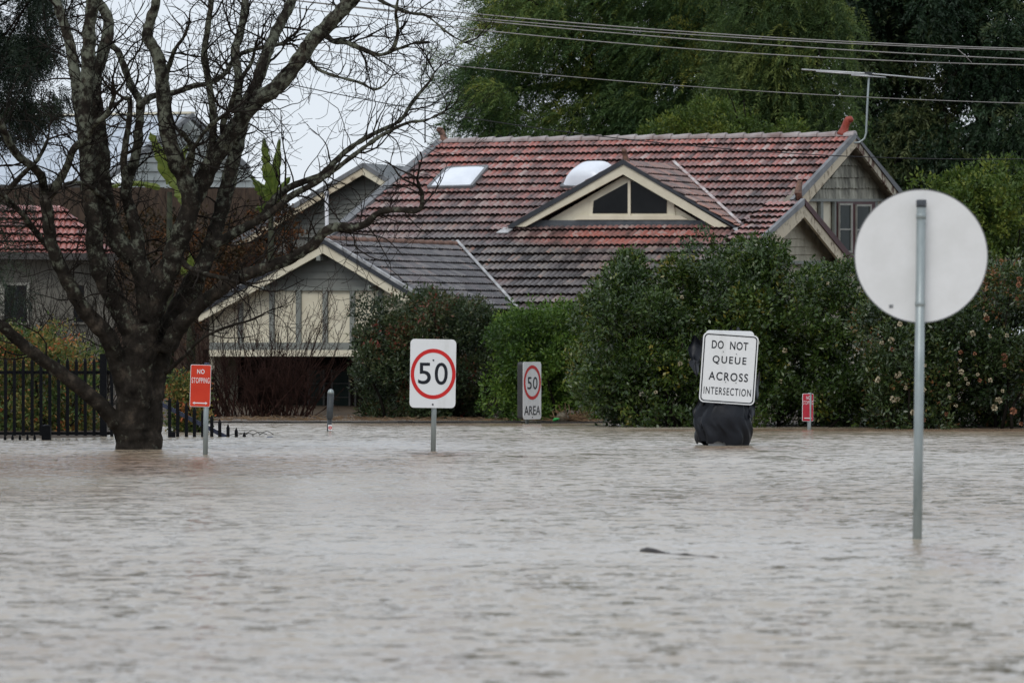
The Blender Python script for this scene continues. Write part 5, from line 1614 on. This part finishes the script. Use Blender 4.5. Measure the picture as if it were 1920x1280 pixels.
def knobbly(mb, name):
    """lumpy bark: push vertices with two octaves of cheap noise"""
    me = mb.mesh(name, True)
    co = np.empty(len(me.vertices) * 3); me.vertices.foreach_get("co", co); co = co.reshape(-1, 3)
    no = np.empty(len(me.vertices) * 3); me.vertices.foreach_get("normal", no); no = no.reshape(-1, 3)
    h = 0.5 * np.sin(co[:, 0] * 23 + 4 * np.sin(co[:, 2] * 5)) * np.sin(co[:, 2] * 9 + co[:, 1] * 11) + 0.6 * np.sin(co[:, 0] * 51 + co[:, 2] * 17) * np.sin(co[:, 1] * 43)
    co = co + no * (h * 0.007)[:, None]
    me.vertices.foreach_set("co", co.reshape(-1)); me.update()
    return me
def fused(mb):
    o = bpy.data.objects.new('tmp', mb.mesh('tmp'))
    COL.objects.link(o)
    r_ = o.modifiers.new('r', 'REMESH'); r_.mode = 'VOXEL'; r_.voxel_size = 0.016
    s_ = o.modifiers.new('s', 'SMOOTH'); s_.iterations = 5; s_.factor = 0.6
    me = bpy.data.meshes.new_from_object(o.evaluated_get(bpy.context.evaluated_depsgraph_get()))
    bpy.data.objects.remove(o)
    mb2 = MB(); mb2.v = [tuple(v.co) for v in me.vertices]; mb2.f = [tuple(p.vertices) for p in me.polygons]
    return mb2
link_mesh('trunk', knobbly(fused(wood['trunk']), 'trunk'), M['bark'], tree)
link_mesh('limbs', knobbly(wood['limb'], 'limbs'), M['bark'], tree)

def grow(mb, start, dirv, length, r0, level, maxlevel, upw=0.12, sides=4, jitter=0.42, ymul=0.5):
    n = max(4, int(length / 0.07))
    n = min(n, 10)
    pts = [Vector(start)]
    d_ = Vector(dirv).normalized()
    step = length / n
    bend = Vector((random.gauss(0, 1), random.gauss(0, 1) * ymul, random.gauss(0, 1))) * 0.10
    for i in range(n):
        d_ = d_ + Vector((random.gauss(0, jitter), random.gauss(0, jitter) * ymul, random.gauss(0, jitter))) * 0.42 + bend + Vector((0, 0, upw * (i / n)))
        d_.normalize()
        pts.append(pts[-1] + d_ * step)
    rad = [r0 + (max(0.0032, r0 * 0.4) - r0) * i / n for i in range(n + 1)]
    mb.tube(pts, rad, sides if r0 > 0.006 else 3, cap=False)
    if level < maxlevel:
        k = random.randint(2, 4) if level == 0 else random.randint(1, 3)
        for q in range(k):
            i = random.randint(max(1, n // 4), n)
            dd = (pts[i] - pts[i - 1]).normalized()
            s_ = Vector((random.gauss(0, 1), random.gauss(0, 1) * ymul, random.gauss(0, 1) + 0.25))
            nd = dd * 0.75 + s_.normalized() * 0.8
            grow(mb, pts[i], nd, length * random.uniform(0.35, 0.7), max(0.0028, rad[i] * 0.75), level + 1, maxlevel, upw, sides, jitter, ymul)

tw = MB()
for wp, rr in limb_world:
    L = 0.0
    nxt = random.uniform(0.05, 0.25)
    for i in range(1, len(wp)):
        L += (wp[i] - wp[i - 1]).length
        if L > nxt:
            nxt = L + random.uniform(0.05, 0.17)
            if wp[i].z < 1.0: continue
            t_ = (wp[i] - wp[i - 1]).normalized()
            s_ = Vector((random.gauss(0, 1), random.gauss(0, 0.6), random.gauss(0.15, 0.9))).normalized()
            s_ = (s_ - t_ * s_.dot(t_)).normalized()
            nd = s_ * 0.8 + t_ * 0.55
            r_ = min(rr[i] * 0.45, random.uniform(0.006, 0.014))
            ln = random.uniform(0.35, 0.95) if rr[i] > 0.02 else random.uniform(0.25, 0.6)
            grow(tw, wp[i] + s_ * rr[i] * 0.6, nd, ln, max(r_, 0.004), 0, 2)
# bare tips continue the thin limb ends
for wp, rr in limb_world:
    if rr[-1] < 0.03:
        for k in range(3):
            t_ = (wp[-1] - wp[-2]).normalized()
            grow(tw, wp[-1], t_ + Vector((random.gauss(0, .5), random.gauss(0, .3), random.gauss(0, .5))), random.uniform(0.3, 0.6), rr[-1] * 0.7, 0, 2)
tw.build('twigs', M['twig'], tree, True)

# hanging drooping twig sprays low on the left
# ------------------------------------------------------------------ leafless red-brown shrubs
def twiggy(name, label, px0, px1, ybase, ytop, Y, n, spread, mat, rb=0.008, group=None):
    base = P((px0 + px1) / 2, ybase, Y); base.z = float(ground_z(np.array(base.x), np.array(Y)))
    root = empty(name, base, label, "shrub", group)
    mb = MB()
    for i in range(n):
        x = random.uniform(px0, px1)
        b_ = P(x, ybase, Y + random.uniform(-0.7, 0.7)); b_.z = base.z - 0.05
        cx = (px0 + px1) / 2
        hh = (0.32 + 0.68 * random.random() ** 2.2) * (ybase - ytop) / F * Y
        d_ = Vector(((x - cx) / (px1 - px0) * spread + random.gauss(0, 0.34), random.gauss(0, 0.25), 1))
        pts = [b_]; d_.normalize()
        m = 9
        for k in range(m):
            d_ = (d_ + Vector((random.gauss(0, 0.13), random.gauss(0, 0.1), 0.05))).normalized()
            pts.append(pts[-1] + d_ * hh / m)
        rr = taper(rb * random.uniform(0.55, 1.5), 0.0028, m)
        mb.tube(pts, rr, 4, cap=False)
        for q in range(random.randint(4, 8)):
            k = random.randint(2, m)
            nd = (pts[k] - pts[k - 1]).normalized() + Vector((random.gauss(0, 0.4), random.gauss(0, 0.3), 0.15))
            grow(mb, pts[k], nd, hh * random.uniform(0.12, 0.32), max(0.003, rr[k] * 0.7), 1, 2, 0.1, 3, 0.25)
    mb.build('branches', mat, root, True)
    return root
twiggy('leafless_shrub', "dense leafless red brown shrub in front of the dark lower doors", 400, 585, 785, 520, 88.0, 170, 0.6, M['twig_red'], 0.010)
twiggy('bare_sapling', "thin leafless reddish saplings before the far grey gable", 500, 660, 700, 330, 98.0, 130, 0.25, M['twig_red'], 0.010)
twiggy('wall_thicket', "bare tangled thicket against the grey rendered wall", -80, 225, 720, 400, 84.0, 190, 0.5, M['twig'], 0.008)

# ------------------------------------------------------------------ flood litter
mb = MB()
for i in range(900):
    x = random.uniform(-4.7, 2.6); y = 83.2 + abs(random.gauss(0, 3.0))
    if y > 91.5: continue
    a = random.uniform(0, math.pi); l = random.uniform(0.04, 0.28)
    p = Vector((x, y, 0.035)); dd = Vector((math.cos(a), math.sin(a), random.uniform(-0.05, 0.15)))
    mb.bar(p, p + dd * l, random.uniform(0.008, 0.02), 0.008)
o = mb.build('flood_litter', M['straw'])
tag(o, "scattered straw and twigs left on the muddy path", "litter", None, 'stuff')
def litter_heap(cx, cy, w, n, h, label, name='debris_heap'):
    mb = MB()
    for i in range(n):
        t = random.gauss(0, 0.4)
        p = Vector((cx + t * w, cy + random.gauss(0, 0.15), 0.02 + max(0, h * (1 - abs(t)) * random.random())))
        dd = Vector((random.gauss(0, 1), random.gauss(0, .4), random.gauss(0, 0.25))).normalized()
        mb.bar(p, p + dd * random.uniform(0.08, 0.32), 0.011, 0.009)
    o = mb.build(name, M['straw'])
    tag(o, label, "debris")
q = P(1075, 783, 83.5); litter_heap(q.x, 83.5, 0.32, 160, 0.1, "heap of straw and sticks beside the round brown clump")
q = P(1215, 790, 81.5); litter_heap(q.x, 81.5, 0.30, 110, 0.06, "low drift of straw under the big dark hedge")
# round brown clump
mb = MB()
c0 = P(1055, 782, 83.3)
for j in range(9):
    pass
prof = [(0.002, -0.06), (0.07, -0.05), (0.105, 0.0), (0.095, 0.05), (0.06, 0.085), (0.002, 0.098)]
mb.lathe(Vector((c0.x, c0.y, 0.06)), prof, 16)
me = mb.mesh('clump', True)
for v in me.vertices:
    v.co += Vector((random.gauss(0, .006), random.gauss(0, .006), random.gauss(0, .006)))
o = link_mesh('matted_clump', me, M['grass_dead'])
tag(o, "round matted brown clump washed up beyond the 50 AREA sign", "clump")
c1 = P(1043, 786, 83.0)
mb = MB(); mb.tube([c1 + Vector((-0.05, 0, -0.02)), c1 + Vector((-0.02, 0, 0.0)), c1 + Vector((0.05, 0, 0.01))], [0.018, 0.028, 0.012], 8)
o = mb.build('plastic_bottle', M['green_plastic'], None, True)
tag(o, "small green plastic scrap beside the matted brown clump", "rubbish")
# floating stick
mb = MB()
a_ = P(1203, 1034, 32.7); b_ = P(1348, 1046, 31.8); a_.z = 0.004; b_.z = -0.004
pts = wob(a_, b_, 12, 0.012)
for k, q in enumerate(pts): q.z += (0.0, 0.001, 0.0, -0.004, -0.010, -0.012, -0.008, -0.003, -0.006, -0.010, -0.004, 0.002, 0.0)[k]
mb.tube(pts, [0.014, 0.026, 0.026, 0.021, 0.016, 0.014, 0.016, 0.015, 0.014, 0.015, 0.013, 0.010, 0.006], 7)
for k in (1, 2, 4, 7, 9): mb.tube([pts[k], pts[k] + Vector((random.uniform(-.05, .05), random.uniform(-.1, .1), 0.012))], [0.007, 0.003], 5)
o = mb.build('floating_branch', M['driftwood'], None, True)
tag(o, "dark waterlogged branch floating in the open water", "branch")
# reddish wire tangle on the water by the sloping fence
mb = MB()
for k in range(5):
    a_ = P(430 + 14 * k, 813, 71.8); b_ = P(465 + 12 * k, 815 - k, 71.8); a_.z = 0.01; b_.z = 0.02
    mid = a_.lerp(b_, 0.5) + UP * random.uniform(0.02, 0.07)
    mb.tube([Vector(p) for p in smooth_path([a_, mid, b_], 4)], 0.005, 5)
o = mb.build('twig_tangle', M['twig'], None, True)
tag(o, "thin dark twigs floating at the drowned fence end", "twigs")
